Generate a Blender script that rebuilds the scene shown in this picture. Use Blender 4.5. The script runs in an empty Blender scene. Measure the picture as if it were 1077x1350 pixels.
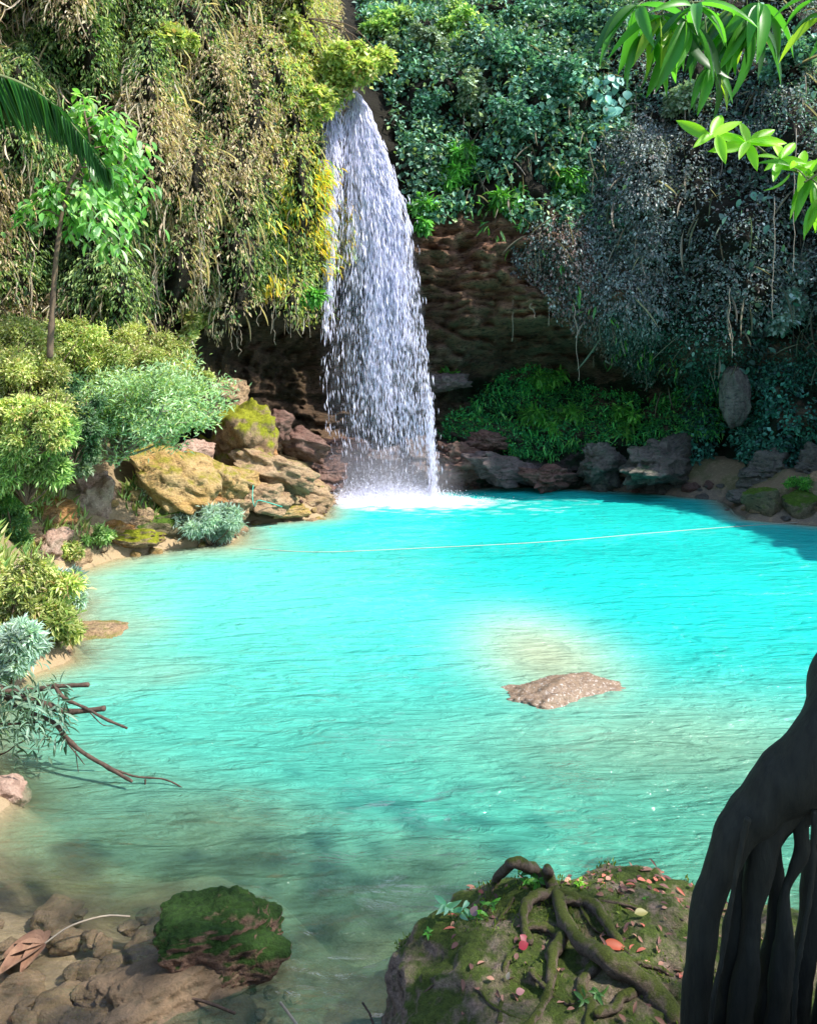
import bpy, math, random
import numpy as np
from mathutils import Vector
R = math.radians
scene = bpy.context.scene
C = scene.collection
# ------------------------------------------------------------------ camera, sky, sun, exposure
F = 1050.0; CX = 538.5; HOR = 500.0; EYE = 3.5       # photo pixels and metres
cam_d = bpy.data.cameras.new('camera'); cam = bpy.data.objects.new('camera', cam_d); C.objects.link(cam)
cam.location = (0, 0, EYE); cam.rotation_euler = (R(90), 0, 0)
cam_d.sensor_fit = 'VERTICAL'; cam_d.sensor_height = 24.0
cam_d.lens = 24.0 * F / 1350.0
cam_d.shift_y = -(675.0 - HOR) / 1350.0
cam_d.clip_start = 0.05; cam_d.clip_end = 500
scene.camera = cam
SUN_EL, SUN_AZ = R(50), R(110)                        # azimuth from +Y (into the picture) towards +X
world = bpy.data.worlds.new("World"); scene.world = world; world.use_nodes = True
wn = world.node_tree.nodes; wl = world.node_tree.links
sky = wn.new('ShaderNodeTexSky'); sky.sky_type = 'NISHITA'; sky.sun_disc = False
sky.sun_elevation = SUN_EL; sky.sun_rotation = SUN_AZ
wl.new(sky.outputs[0], wn['Background'].inputs[0]); wn['Background'].inputs[1].default_value = 0.15
sun_d = bpy.data.lights.new('sun', 'SUN'); sun_d.energy = 3.2; sun_d.angle = R(0.9); sun_d.color = (1, .95, .86)
sun = bpy.data.objects.new('sun', sun_d); C.objects.link(sun)
SD = Vector((math.cos(SUN_EL)*math.sin(SUN_AZ), math.cos(SUN_EL)*math.cos(SUN_AZ), math.sin(SUN_EL)))
sun.rotation_euler = SD.to_track_quat('Z', 'Y').to_euler(); sun.location = (10, 0, 30)
scene.view_settings.view_transform = 'Standard'; scene.view_settings.look = 'None'
scene.view_settings.exposure = 1.55; scene.view_settings.gamma = 1.0
scene.render.engine = 'CYCLES'
scene.cycles.max_bounces = 8; scene.cycles.transparent_max_bounces = 12
scene.cycles.diffuse_bounces = 4; scene.cycles.glossy_bounces = 3
scene.cycles.caustics_reflective = False; scene.cycles.caustics_refractive = False

rng = np.random.default_rng(7)
# ------------------------------------------------------------------ helpers
def pt(px, py, y):
    return np.array([(px-CX)/F*y, y, EYE-(py-HOR)/F*y])
def shore(px, py):
    y = EYE*F/(py-HOR); return ((px-CX)/F*y, y)
def _h(ix, iy, iz, s):
    n = (ix.astype(np.int64)*73856093) ^ (iy.astype(np.int64)*19349663) ^ (iz.astype(np.int64)*83492791) ^ (s*2654435761)
    n = (n ^ (n >> 13)) * 1274126177 & 0x7fffffff
    n = (n ^ (n >> 16)) * 668265263 & 0x7fffffff
    return ((n >> 7) & 0xffff)/32767.5-1.0
def vnoise(x, y, z, s=0):
    x, y, z = np.broadcast_arrays(x, y, z)
    xi, yi, zi = np.floor(x), np.floor(y), np.floor(z)
    fx, fy, fz = x-xi, y-yi, z-zi
    fx = fx*fx*fx*(fx*(fx*6-15)+10); fy = fy*fy*fy*(fy*(fy*6-15)+10); fz = fz*fz*fz*(fz*(fz*6-15)+10)
    r = 0
    for a in (0, 1):
        for b in (0, 1):
            for c in (0, 1):
                r = r+_h(xi+a, yi+b, zi+c, s)*(fx if a else 1-fx)*(fy if b else 1-fy)*(fz if c else 1-fz)
    return r
def fbm(x, y, z, o=4, s=0, g=.5):
    r = 0; a = 1; t = 0
    for i in range(o):
        r = r+a*vnoise(x*2**i+i*17.3, y*2**i-i*9.1, z*2**i+i*5.7, s+i); t += a; a *= g
    return r/t*1.6
def sstep(a, b, x):
    t = np.clip((x-a)/(b-a), 0, 1); return t*t*(3-2*t)
def inpoly(px, py, poly):
    r = np.zeros(np.shape(px), bool); n = len(poly)
    for i in range(n):
        x1, y1 = poly[i]; x2, y2 = poly[(i+1) % n]
        if y1 == y2: continue
        c = ((y1 > py) != (y2 > py)) & (px < (x2-x1)*(py-y1)/(y2-y1)+x1)
        r ^= c
    return r
def mesh_obj(name, V, F_, mat, parent=None, col=None, smooth=True, loc=None):
    """V (n,3); F_ list of int arrays (m,3) or (m,4)"""
    V = np.asarray(V, np.float32)
    if loc is not None: V = V-np.asarray(loc, np.float32)
    if not isinstance(F_, list): F_ = [F_]
    F_ = [np.asarray(f, np.int32) for f in F_ if len(f)]
    me = bpy.data.meshes.new(name)
    me.vertices.add(len(V)); me.vertices.foreach_set('co', V.ravel())
    nl = sum(f.size for f in F_); npoly = sum(len(f) for f in F_)
    me.loops.add(nl); me.loops.foreach_set('vertex_index', np.concatenate([f.ravel() for f in F_]))
    me.polygons.add(npoly)
    tot = np.concatenate([np.full(len(f), f.shape[1], np.int32) for f in F_])
    st = np.concatenate([[0], np.cumsum(tot)[:-1]]).astype(np.int32)
    me.polygons.foreach_set('loop_start', st); me.polygons.foreach_set('loop_total', tot)
    me.polygons.foreach_set('use_smooth', np.full(npoly, smooth))
    me.update(calc_edges=True)
    if col is not None:
        a = me.color_attributes.new('Col', 'FLOAT_COLOR', 'POINT')
        c4 = np.ones((len(V), 4), np.float32); c4[:, :3] = col; a.data.foreach_set('color', c4.ravel())
    me.materials.append(mat)
    o = bpy.data.objects.new(name, me); C.objects.link(o)
    if parent is not None: o.parent = parent
    elif loc is not None: o.location = loc
    return o
def thing(name, label, cat, loc=(0, 0, 0), group=None):
    o = bpy.data.objects.new(name, None); C.objects.link(o); o.location = [float(v) for v in loc]
    o.empty_display_size = .2
    return tag(o, label, cat, group)
def tag(o, label, cat, group=None, kind=None):
    o['label'] = label; o['category'] = cat
    if group: o['group'] = group
    if kind: o['kind'] = kind
    return o
def norm(v):
    v = np.asarray(v, float)
    return v/np.maximum(np.linalg.norm(v, axis=-1, keepdims=True), 1e-9)
class Tubes:
    def __init__(s): s.V = []; s.F = []; s.n = 0
    def add(s, pts, rad, sides=8, rough=0., seed=0, cap=True):
        pts = np.asarray(pts, float); n = len(pts); rad = np.broadcast_to(np.asarray(rad, float), (n,)).copy()
        e0 = norm(pts[0]-pts[1])*rad[0]; e1 = norm(pts[-1]-pts[-2])*rad[-1]
        pts = np.concatenate([[pts[0]+e0*.6], [pts[0]+e0*.45], pts, [pts[-1]+e1*.45], [pts[-1]+e1*.6]]); rad = np.concatenate([[rad[0]*.02, rad[0]*.7], rad, [rad[-1]*.7, rad[-1]*.02]]); n += 4
        t = norm(np.gradient(pts, axis=0)) if n > 2 else norm(np.tile(pts[1]-pts[0], (2, 1))); ref = np.array([0, 0, 1.]) if abs(t[0][2]) < .8 else np.array([0, 1., 0])
        a = np.cross(t[0], ref); a /= np.linalg.norm(a); A = []
        for i in range(n):
            a = a-t[i]*np.dot(a, t[i]); a /= np.linalg.norm(a)+1e-9; A.append(a)
        A = np.array(A); B = np.cross(t, A)
        th = np.arange(sides)/sides*2*math.pi
        ring = (A[:, None]*np.cos(th)[None, :, None]+B[:, None]*np.sin(th)[None, :, None])
        P = pts[:, None]+ring*rad[:, None, None]
        if rough:
            k = 1+rough*fbm(P[..., 0]/(rad.mean()*2.2), P[..., 1]/(rad.mean()*2.2), P[..., 2]/(rad.mean()*4), 3, seed)
            P = pts[:, None]+ring*rad[:, None, None]*k[..., None]
        i = np.arange(n-1)[:, None]*sides; j = np.arange(sides)[None]; j2 = (j+1) % sides
        q = np.stack([i+j, i+j2, i+sides+j2, i+sides+j], -1).reshape(-1, 4)+s.n
        s.V.append(P.reshape(-1, 3)); s.F.append(q); s.n += n*sides
    def build(s, name, mat, parent=None, loc=None, col=None):
        return mesh_obj(name, np.concatenate(s.V), [np.concatenate(s.F)], mat, parent, loc=loc, col=col)
def spline(ctrl, n=24, rad=None):
    c = np.asarray(ctrl, float); m = len(c); u = np.linspace(0, m-1, n)
    i = np.clip(np.floor(u).astype(int), 0, m-2); f = (u-i)[:, None]
    p0 = c[np.clip(i-1, 0, m-1)]; p1 = c[i]; p2 = c[i+1]; p3 = c[np.clip(i+2, 0, m-1)]
    return .5*((2*p1)+(-p0+p2)*f+(2*p0-5*p1+4*p2-p3)*f*f+(-p0+3*p1-3*p2+p3)*f**3)
# leaf templates: t along, s side (-1..1), h lift
def tmpl_simple():
    return np.array([[0, 0, 0], [.45, -1, .12], [1, 0, -.05], [.45, 1, .12]]), np.array([[0, 1, 2], [0, 2, 3]])
def tmpl_blade(n=5, droop=.25, fold=.25, p=1.0):
    v = []; f = []
    for i in range(n+1):
        t = i/n; w = (math.sin(math.pi*min(t**p, 1)))**.8 if 0 < i < n else 0.02
        h = -droop*t*t
        v += [[t, -w, h+fold*w*.3], [t, 0, h], [t, w, h+fold*w*.3]]
    for i in range(n):
        a = i*3; f += [[a, a+3, a+4, a+1], [a+1, a+4, a+5, a+2]]
    return np.array(v), np.array(f)
T_S = tmpl_simple(); T_B = tmpl_blade(); T_L = tmpl_blade(7, .35, .3, .8)
def leaves(P, D, N, L, W, tm):
    """arrays: base points, direction, normal, length, half width -> V,F"""
    tv, tf = tm; D = norm(D); S = norm(np.cross(D, N)); U = np.cross(S, D)
    V = (P[:, None]+D[:, None]*(tv[None, :, 0:1]*L[:, None, None])+S[:, None]*(tv[None, :, 1:2]*W[:, None, None])
         + U[:, None]*(tv[None, :, 2:3]*L[:, None, None]))
    n = len(P); k = len(tv)
    Fa = (np.arange(n)[:, None, None]*k+tf[None]).reshape(-1, tf.shape[1])
    return V.reshape(-1, 3), Fa, k
def leaf_obj(name, P, D, N, L, W, tm, col, mat, parent=None, loc=None):
    V, Fa, k = leaves(P, D, N, L, W, tm)
    return mesh_obj(name, V, [Fa], mat, parent, col=np.repeat(col, k, axis=0), loc=loc, smooth=tm is not T_S)
def pick(cols, n, r=rng, jit=.25):
    """random palette colour per leaf (linear rgb) with a little brightness spread"""
    c = np.array([k[:3] for k in cols]); w = np.array([float(k[3]) if len(k) > 3 else 1. for k in cols]); w /= w.sum()
    return c[r.choice(len(c), n, p=w)]*(1+jit*r.uniform(-1, 1, (n, 1)))
# ------------------------------------------------------------------ materials
def new_mat(name):
    m = bpy.data.materials.new(name); m.use_nodes = True; m.node_tree.nodes.clear()
    return m, m.node_tree.nodes, m.node_tree.links
def NN(ns, t, **kw):
    n = ns.new(t)
    for k, v in kw.items():
        if k.startswith('i_'): n.inputs[k[2:].replace('_', ' ')].default_value = v
        else: setattr(n, k, v)
    return n
def mixc(ns, ls, fac, a, b, mode='MIX'):
    m = ns.new('ShaderNodeMix'); m.data_type = 'RGBA'; m.blend_type = mode
    for s, v in ((0, fac), (6, a), (7, b)):
        if hasattr(v, 'links'): ls.new(v, m.inputs[s])
        elif isinstance(v, tuple): m.inputs[s].default_value = (*v[:3], 1)
        else: m.inputs[s].default_value = v
    return m.outputs[2]
def ramp(ns, ls, fac, stops):
    r = ns.new('ShaderNodeValToRGB'); e = r.color_ramp.elements
    for i, (p, c) in enumerate(stops):
        x = e[i] if i < 2 else e.new(p)
        x.position = p; x.color = (*c, 1) if isinstance(c, tuple) else (c, c, c, 1)
    ls.new(fac, r.inputs[0]); return r.outputs[0]
def noise(ns, ls, vec, scale, detail=5, rough=.6, dist=0):
    n = ns.new('ShaderNodeTexNoise'); n.inputs['Scale'].default_value = scale
    n.inputs['Detail'].default_value = detail; n.inputs['Roughness'].default_value = rough
    n.inputs['Distortion'].default_value = dist
    if vec is not None: ls.new(vec, n.inputs['Vector'])
    return n.outputs[0]
def mapping(ns, ls, sc, rot=(0, 0, 0), kind='Object'):
    t = ns.new('ShaderNodeTexCoord'); m = ns.new('ShaderNodeMapping')
    m.inputs['Scale'].default_value = sc; m.inputs['Rotation'].default_value = rot
    ls.new(t.outputs[kind], m.inputs[0]); return m.outputs[0]
def mat_leaf(name, trans=.35, rough=.45, spec=.4):
    m, ns, ls = new_mat(name)
    a = NN(ns, 'ShaderNodeAttribute', attribute_name='Col')
    p = ns.new('ShaderNodeBsdfPrincipled'); ls.new(a.outputs[0], p.inputs['Base Color'])
    p.inputs['Roughness'].default_value = rough; p.inputs['Specular IOR Level'].default_value = spec
    t = ns.new('ShaderNodeBsdfTranslucent'); c = mixc(ns, ls, 1.0, a.outputs[0], (1.5, 1.6, .7), 'MULTIPLY')
    ls.new(c, t.inputs[0])
    x = ns.new('ShaderNodeMixShader'); x.inputs[0].default_value = trans
    o = ns.new('ShaderNodeOutputMaterial'); ls.new(p.outputs[0], x.inputs[1]); ls.new(t.outputs[0], x.inputs[2])
    ls.new(x.outputs[0], o.inputs[0]); return m
def mat_rock(name, c1, c2, moss=None, mossamt=.5, scale=1., bump=.5, strata=0., dark=(.03, .025, .02), rough=.9, useCol=False, spot=None, wet=False, contrast=0., bdist=.12):
    m, ns, ls = new_mat(name)
    v = mapping(ns, ls, (scale, scale, scale*(1+strata)), kind='Object')
    n1 = noise(ns, ls, v, 1.3, 8, .65, .4); n2 = noise(ns, ls, v, 6, 8, .7); n3 = noise(ns, ls, v, 28, 6, .7)
    base = mixc(ns, ls, ramp(ns, ls, n1, [(.35, 0.), (.65, 1.)]), c1, c2)
    if useCol:
        a = NN(ns, 'ShaderNodeAttribute', attribute_name='Col'); base = mixc(ns, ls, 1., base, a.outputs[0], 'MULTIPLY')
    base = mixc(ns, ls, ramp(ns, ls, n2, [(.3+contrast, 1.), (.5+contrast*.5, 0.)]), base, dark)
    base = mixc(ns, ls, ramp(ns, ls, n3, [(.35, .55), (.7, 0.)]), base, dark)
    if spot: base = mixc(ns, ls, ramp(ns, ls, noise(ns, ls, v, 9, 4, .6), [(.56, 0.), (.68, .8)]), base, spot)
    if moss:
        g = NN(ns, 'ShaderNodeNewGeometry'); sx = ns.new('ShaderNodeSeparateXYZ'); ls.new(g.outputs['Normal'], sx.inputs[0])
        ad = NN(ns, 'ShaderNodeMath', operation='MULTIPLY_ADD'); ls.new(sx.outputs[2], ad.inputs[0]); ad.inputs[1].default_value = .35
        mn = noise(ns, ls, v, 2.2, 6, .7)
        ls.new(mn, ad.inputs[2]); k = 1.05-mossamt*.7
        f = ramp(ns, ls, ad.outputs[0], [(max(0, k-.09), 0.), (min(1, k+.09), 1.)])
        mc = mixc(ns, ls, ramp(ns, ls, noise(ns, ls, v, 16, 5, .7), [(.35, 0.), (.65, 1.)]), tuple(x*.45 for x in moss), moss)
        base = mixc(ns, ls, f, base, mc)
    p = ns.new('ShaderNodeBsdfPrincipled'); ls.new(base, p.inputs['Base Color'])
    p.inputs['Roughness'].default_value = rough; p.inputs['Specular IOR Level'].default_value = .5 if wet else .25
    add = NN(ns, 'ShaderNodeMath', operation='ADD'); ls.new(n2, add.inputs[0])
    mu = NN(ns, 'ShaderNodeMath', operation='MULTIPLY'); ls.new(n3, mu.inputs[0]); mu.inputs[1].default_value = .5; ls.new(mu.outputs[0], add.inputs[1])
    b = ns.new('ShaderNodeBump'); b.inputs['Strength'].default_value = bump; b.inputs['Distance'].default_value = bdist/scale
    ls.new(add.outputs[0], b.inputs['Height']); ls.new(b.outputs[0], p.inputs['Normal'])
    o = ns.new('ShaderNodeOutputMaterial'); ls.new(p.outputs[0], o.inputs[0]); return m
def mat_plain(name, c, c2=None, scale=12, rough=.8, bump=.4, stretch=1., trans=0., spec=.3):
    m, ns, ls = new_mat(name); v = mapping(ns, ls, (scale, scale, scale*stretch))
    n = noise(ns, ls, v, 1., 7, .7)
    p = ns.new('ShaderNodeBsdfPrincipled')
    ls.new(mixc(ns, ls, ramp(ns, ls, n, [(.35, 0.), (.65, 1.)]), c, c2 or tuple(x*.5 for x in c)), p.inputs['Base Color'])
    p.inputs['Roughness'].default_value = rough; p.inputs['Specular IOR Level'].default_value = spec
    b = ns.new('ShaderNodeBump'); b.inputs['Strength'].default_value = bump; b.inputs['Distance'].default_value = .3/scale
    ls.new(n, b.inputs['Height']); ls.new(b.outputs[0], p.inputs['Normal'])
    o = ns.new('ShaderNodeOutputMaterial'); ls.new(p.outputs[0], o.inputs[0]); return m
M_LEAF = mat_leaf('leaf'); M_IVY = mat_leaf('ivy_leaf', .2, .5, .4); M_FRESH = mat_leaf('fresh_leaf', .5, .4, .45)
M_CLIFF = mat_rock('cliff_rock', (.42, .38, .32), (.98, .92, .86), None, scale=.9, bump=1., strata=3.2, useCol=True, dark=(.03, .022, .016), contrast=.03, bdist=.35)
M_GROUND = mat_rock('bank_ground', (.8, .8, .8), (1., 1., 1.), None, scale=1.2, bump=.5, useCol=True, dark=(.3, .23, .14))
M_YEL = mat_rock('yellow_stone', (.6, .37, .13), (.68, .5, .26), (.34, .3, .04), .36, bump=.9, bdist=.14, strata=.5, dark=(.1, .06, .025))
M_ORANGE = mat_rock('orange_stone', (.56, .26, .08), (.6, .38, .2), (.3, .16, .02), .35, bump=.9, bdist=.14, strata=.5, dark=(.08, .05, .03))
M_PINK = mat_rock('pink_stone', (.42, .26, .2), (.5, .38, .3), None, bump=.6, dark=(.12, .07, .05))
M_TAN = mat_rock('tan_stone', (.52, .33, .18), (.64, .47, .29), (.26, .26, .05), .2, bump=.9, bdist=.14, strata=1., dark=(.07, .045, .03))
M_MOSSY = mat_rock('mossy_stone', (.36, .22, .12), (.42, .3, .18), (.26, .27, .015), .68, bump=.8, dark=(.05, .03, .02))
M_RED = mat_rock('red_brown_stone', (.2, .1, .075), (.3, .19, .15), None, bump=.9, strata=1.5, dark=(.035, .022, .02))
M_DARK = mat_rock('dark_wet_stone', (.17, .12, .11), (.27, .21, .19), None, bump=.9, strata=1.6, dark=(.02, .017, .02), rough=.6, wet=True)
M_GREY = mat_rock('grey_stone', (.17, .15, .12), (.27, .24, .2), (.04, .11, .05), .25, bump=.9, strata=1.4, dark=(.02, .025, .028), rough=.7)
M_GREEN = mat_rock('green_stone', (.22, .18, .1), (.3, .24, .14), (.09, .17, .015), .6, bump=.9, strata=1, dark=(.015, .025, .02))
M_FORE = mat_rock('brown_mossy_stone', (.38, .26, .19), (.5, .37, .29), (.09, .13, .02), .42, scale=2.2, bump=1., dark=(.045, .03, .025))  # brown grey stone, partly mossy
M_FORE2 = mat_rock('dark_moss_stone', (.3, .17, .11), (.42, .26, .19), (.035, .085, .012), .68, scale=2.6, bump=1., dark=(.05, .03, .025))
M_WETS = mat_rock('pool_stone', (.2, .13, .08), (.3, .21, .13), None, scale=4, bump=.5, dark=(.07, .045, .03), spot=(.5, .46, .42), wet=True, rough=.5)
M_BED = mat_rock('submerged_stone', (.17, .11, .065), (.28, .19, .12), None, scale=2.5, bump=.7, dark=(.1, .08, .05))
M_BARK = mat_plain('bark', (.16, .11, .07), (.07, .05, .035), 14, .9, .7, .4)
M_DEADWOOD = mat_plain('dead_wood', (.11, .07, .05), (.04, .028, .02), 30, .85, .7, .4)
M_FIG = mat_plain('fig_bark', (.015, .016, .01), (.003, .004, .002), 34, .75, 1., .2, spec=.35)  # foreground shade is put into this near black bark colour
M_ROOT = mat_rock('root_bark', (.15, .11, .08), (.24, .18, .14), (.08, .1, .015), .5, scale=7, bump=1., dark=(.03, .022, .015))
M_VINE = mat_plain('vine', (.34, .29, .22), (.2, .16, .12), 9, .9, .3)
M_TWIG = mat_plain('green_twig', (.12, .16, .05), (.08, .1, .04), 30, .7, .3)
M_DRY = mat_plain('dry_leaf', (.26, .15, .09), (.16, .08, .05), 16, .8, .5)
M_ROPE = mat_plain('rope_fibre', (.5, .5, .42), (.35, .36, .3), 60, .8, .6)
M_TEAL = mat_plain('teal_plastic', (.05, .4, .3), (.04, .3, .24), 30, .5, .1)
# ------------------------------------------------------------------ ground and pool bed
SH = [shore(*p) for p in [(-120, 1200), (-15, 1085), (18, 1058), (-40, 1010), (-10, 930), (40, 890), (95, 872), (88, 838), (92, 795), (70, 762), (110, 750), (150, 737), (235, 722),
      (305, 716), (322, 692), (425, 682), (436, 664), (470, 656), (575, 648), (640, 643), (700, 641), (850, 649), (950, 659), (985, 684), (1090, 694), (1300, 720)]]
SH += [(11.5, 11), (9.5, 7), (6, 5.2), (3.0, 4.4), (1.2, 3.7), (0, 3.4), (-2.2, 3.2), (-3.4, 4.0)]
SHA = np.array(SH)
def sdist(x, y):
    d = np.full(np.shape(x), 1e9)
    n = len(SHA)
    for i in range(n):
        a = SHA[i]; b = SHA[(i+1) % n]; ab = b-a
        t = np.clip(((x-a[0])*ab[0]+(y-a[1])*ab[1])/(ab@ab), 0, 1)
        d = np.minimum(d, np.hypot(x-a[0]-t*ab[0], y-a[1]-t*ab[1]))
    return np.where(inpoly(x, y, SH), d, -d)
def g2(x, y, cx, cy, sx, sy, a=0):
    ca, sa = math.cos(a), math.sin(a); u = (x-cx)*ca+(y-cy)*sa; v = -(x-cx)*sa+(y-cy)*ca
    return np.exp(-(u/sx)**2-(v/sy)**2)
def terrain(x, y):
    sd = sdist(x, y); w = fbm(x*.8, y*.8, 0*x, 4, 3); w2 = fbm(x*2.6, y*2.6, 0*x+5, 3, 9)
    k = 2.0+2.6*g2(x, y, -3.5, 14.5, 4.5, 5)+1.3*sstep(8, 4, y)
    dep = 3.0*(1-np.exp(-np.maximum(sd, 0)/k))*(1+.12*w)+.03*w2*(sd > 0)
    cap = lambda top, g: np.where(top+2.5*(1-g) < dep, top+2.5*(1-g), dep)
    for (cx, cy, sx, sy, a, top) in [(1.75, 9.9, 1.05, 2.2, .12, .5), (1.45, 7.2, .6, .8, 0, .75), (2.6, 7.5, 2.1, 1.7, 0, .9), (-2.4, 4.5, 2.2, 1.6, .1, .14),
                                     (-1.7, 6.0, 1.3, .8, .1, .45), (.15, 5.7, .6, .5, 0, .6), (-3.4, 9.3, 1.2, .7, .2, .6), (-.55, 4.7, .9, .8, 0, .5), (-4.3, 11.2, 1.0, .6, 0, .3)]:
        gg = sstep(0, 1.05, g2(x, y, cx, cy, sx*1.15, sy*1.15, a)); tp = np.maximum(top+.1*w+.05*w2, .04); dep = np.where(dep > tp, dep*(1-gg)+tp*gg, dep)
    l = -np.minimum(sd, 0)
    left = 3.9*(1-np.exp(-l*.34))*sstep(-1.5, -4, x)*sstep(4.5, 8, y)*sstep(23, 17, y)
    far = np.minimum(l*.65, 1.0)*sstep(16, 21, y)
    near = 1.85*sstep(0, 2.0, l)*sstep(6, 3.5, y)
    rest = np.minimum(l*.3, 1.2)
    land = np.maximum(np.maximum(left, far), np.maximum(near, rest))+.12*np.minimum(l, 1)*w+.05*w2*np.minimum(l, 1)
    return np.where(sd > 0, -np.maximum(dep, .03), land), sd
gx = np.arange(-34, 34.01, .14); gy = np.arange(-8, 44.01, .14)
X, Y = np.meshgrid(gx, gy); Z, SDm = terrain(X, Y)
def grid_faces(ny, nx):
    i = np.arange(ny-1)[:, None]*nx; j = np.arange(nx-1)[None]
    return np.stack([i+j, i+j+1, i+nx+j+1, i+nx+j], -1).reshape(-1, 4)
gcol = np.empty(X.shape+(3,))
w = fbm(X*1.2, Y*1.2, 0*X, 4, 21)[..., None]
sand = np.array([.36, .26, .15]); soil = np.array([.2, .14, .08]); green = np.array([.09, .1, .03]); bedn = np.array([.19, .14, .09])
nearm = sstep(7.2, 5.6, Y)[..., None]
sand = np.where((X < .5)[..., None], sand, np.array([.13, .11, .09]))
sand = np.where(((Y < 12) & (X > -1))[..., None], np.array([.85, .7, .46]), sand)
gcol[:] = np.where(Z[..., None] > .25, soil+(green-soil)*(w > .0), sand)
gcol = gcol*(1-nearm)+nearm*np.where(Z[..., None] > .25, soil, bedn*(1+.35*w))
tb = mesh_obj('ground', np.stack([X, Y, Z], -1).reshape(-1, 3), [grid_faces(*X.shape)], M_GROUND, col=gcol.reshape(-1, 3)); tb['kind'] = 'structure'
gap = [(-60, -60, -60, 80), (60, 80)]
apron = mesh_obj('terrain', [(-400, -400, -3.2), (400, -400, -3.2), (400, 400, -3.2), (-400, 400, -3.2)], [np.array([[0, 1, 2, 3]])],
                 mat_plain('far_soil', (.1, .09, .04), (.06, .06, .03), .5)); apron['kind'] = 'structure'
def ground_z(x, y):
    z, _ = terrain(np.array([float(x)]), np.array([float(y)])); return float(z[0])
# ------------------------------------------------------------------ water
m, ns, ls = new_mat('pool_water')
dA = NN(ns, 'ShaderNodeAttribute', attribute_name='Col'); sp = ns.new('ShaderNodeSeparateColor'); ls.new(dA.outputs[0], sp.inputs[0])
v = mapping(ns, ls, (1, 1.9, 1))
nz = noise(ns, ls, v, .55, 4, .6, .5)
f0 = NN(ns, 'ShaderNodeMath', operation='MULTIPLY_ADD'); ls.new(nz, f0.inputs[0]); f0.inputs[1].default_value = .12; ls.new(sp.outputs[0], f0.inputs[2])
fac = NN(ns, 'ShaderNodeMath', operation='SUBTRACT', use_clamp=True); ls.new(f0.outputs[0], fac.inputs[0]); fac.inputs[1].default_value = .06
bA = NN(ns, 'ShaderNodeAttribute', attribute_name='Body'); body = bA.outputs[0]
body = mixc(ns, ls, sp.outputs[2], body, (.9, .93, .97))
dif = ns.new('ShaderNodeBsdfDiffuse'); ls.new(body, dif.inputs[0])
tr = ns.new('ShaderNodeBsdfTransparent'); ls.new(mixc(ns, ls, fac.outputs[0], (.97, .98, .95), (.6, .88, .76)), tr.inputs[0])
mx = ns.new('ShaderNodeMixShader'); ls.new(fac.outputs[0], mx.inputs[0]); ls.new(tr.outputs[0], mx.inputs[1]); ls.new(dif.outputs[0], mx.inputs[2])
vw = mapping(ns, ls, (.6, 1.9, 1), (0, 0, .1)); w1 = noise(ns, ls, vw, 1.6, 3, .6, .6); w2 = noise(ns, ls, vw, 5.5, 4, .65, .8)
wa = NN(ns, 'ShaderNodeMath', operation='MULTIPLY_ADD'); ls.new(w2, wa.inputs[0]); wa.inputs[1].default_value = .32; ls.new(w1, wa.inputs[2])
bp = ns.new('ShaderNodeBump'); bp.inputs['Strength'].default_value = 1.; bp.inputs['Distance'].default_value = .2; ls.new(wa.outputs[0], bp.inputs['Height'])
ls.new(bp.outputs[0], dif.inputs['Normal'])
gl = ns.new('ShaderNodeBsdfGlossy'); gl.inputs['Roughness'].default_value = .06; ls.new(bp.outputs[0], gl.inputs['Normal'])
fr = ns.new('ShaderNodeFresnel'); fr.inputs[0].default_value = 1.33; ls.new(bp.outputs[0], fr.inputs[1])
fm = NN(ns, 'ShaderNodeMath', operation='MULTIPLY'); ls.new(fr.outputs[0], fm.inputs[0]); fm.inputs[1].default_value = .8
fm2 = NN(ns, 'ShaderNodeMath', operation='MINIMUM'); ls.new(fm.outputs[0], fm2.inputs[0]); fm2.inputs[1].default_value = .3
mx2 = ns.new('ShaderNodeMixShader'); ls.new(fm2.outputs[0], mx2.inputs[0]); ls.new(mx.outputs[0], mx2.inputs[1]); ls.new(gl.outputs[0], mx2.inputs[2])
o = ns.new('ShaderNodeOutputMaterial'); ls.new(mx2.outputs[0], o.inputs[0]); M_WATER = m
wx = np.arange(-14, 16.01, .1); wy = np.arange(2.0, 27.5, .1); WX, WY = np.meshgrid(wx, wy)
WZ, WSD = terrain(WX, WY); dep = np.maximum(-WZ, 0)
op = 1-np.exp(-np.maximum(dep-.02-.16*sstep(6.2, 5.2, WY), 0)*(1.5+1.3*sstep(6, 9, WY)))                              # turbidity: how much of the bed the water hides
op = np.clip(op*1.04, 0, 1)
deepc = sstep(.5, 2.6, dep)*sstep(5.0, 14, WY)
foam = g2(WX, WY, -.5, 22.9, 2.1, .75)*1.7+.55*g2(WX, WY, .3, 22.2, 2.8, 1.1)
foam = np.clip(foam+.35*fbm(WX*3, WY*5, 0*WX, 3, 5)-.18, 0, 1)*(foam > .02)
op = np.clip(np.maximum(op, foam), 0, 1)
wob = .06*g2(WX, WY, -.5, 22.8, 2.8, 1.3)*fbm(WX*4, WY*6, 0*WX, 3, 8)+.012*fbm(WX*1.5, WY*2.2, 0*WX, 3, 31)
wat = mesh_obj('water', np.stack([WX, WY, wob], -1).reshape(-1, 3), [grid_faces(*WX.shape)], M_WATER, col=np.stack([op, deepc, foam], -1).reshape(-1, 3)); wat['kind'] = 'structure'
nf = sstep(5, 12.5, WY)[..., None]; tq = np.clip(op, 0, 1)[..., None]**1.6
turq = np.array([.035, .25, .18])*(1-nf)+np.array([.012, .43, .385])*nf; pale = np.array([.13, .22, .12])*(1-nf)+np.array([.5, .52, .34])*nf  # nearer water darker and greener: shade and view angle put into the body colour
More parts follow.
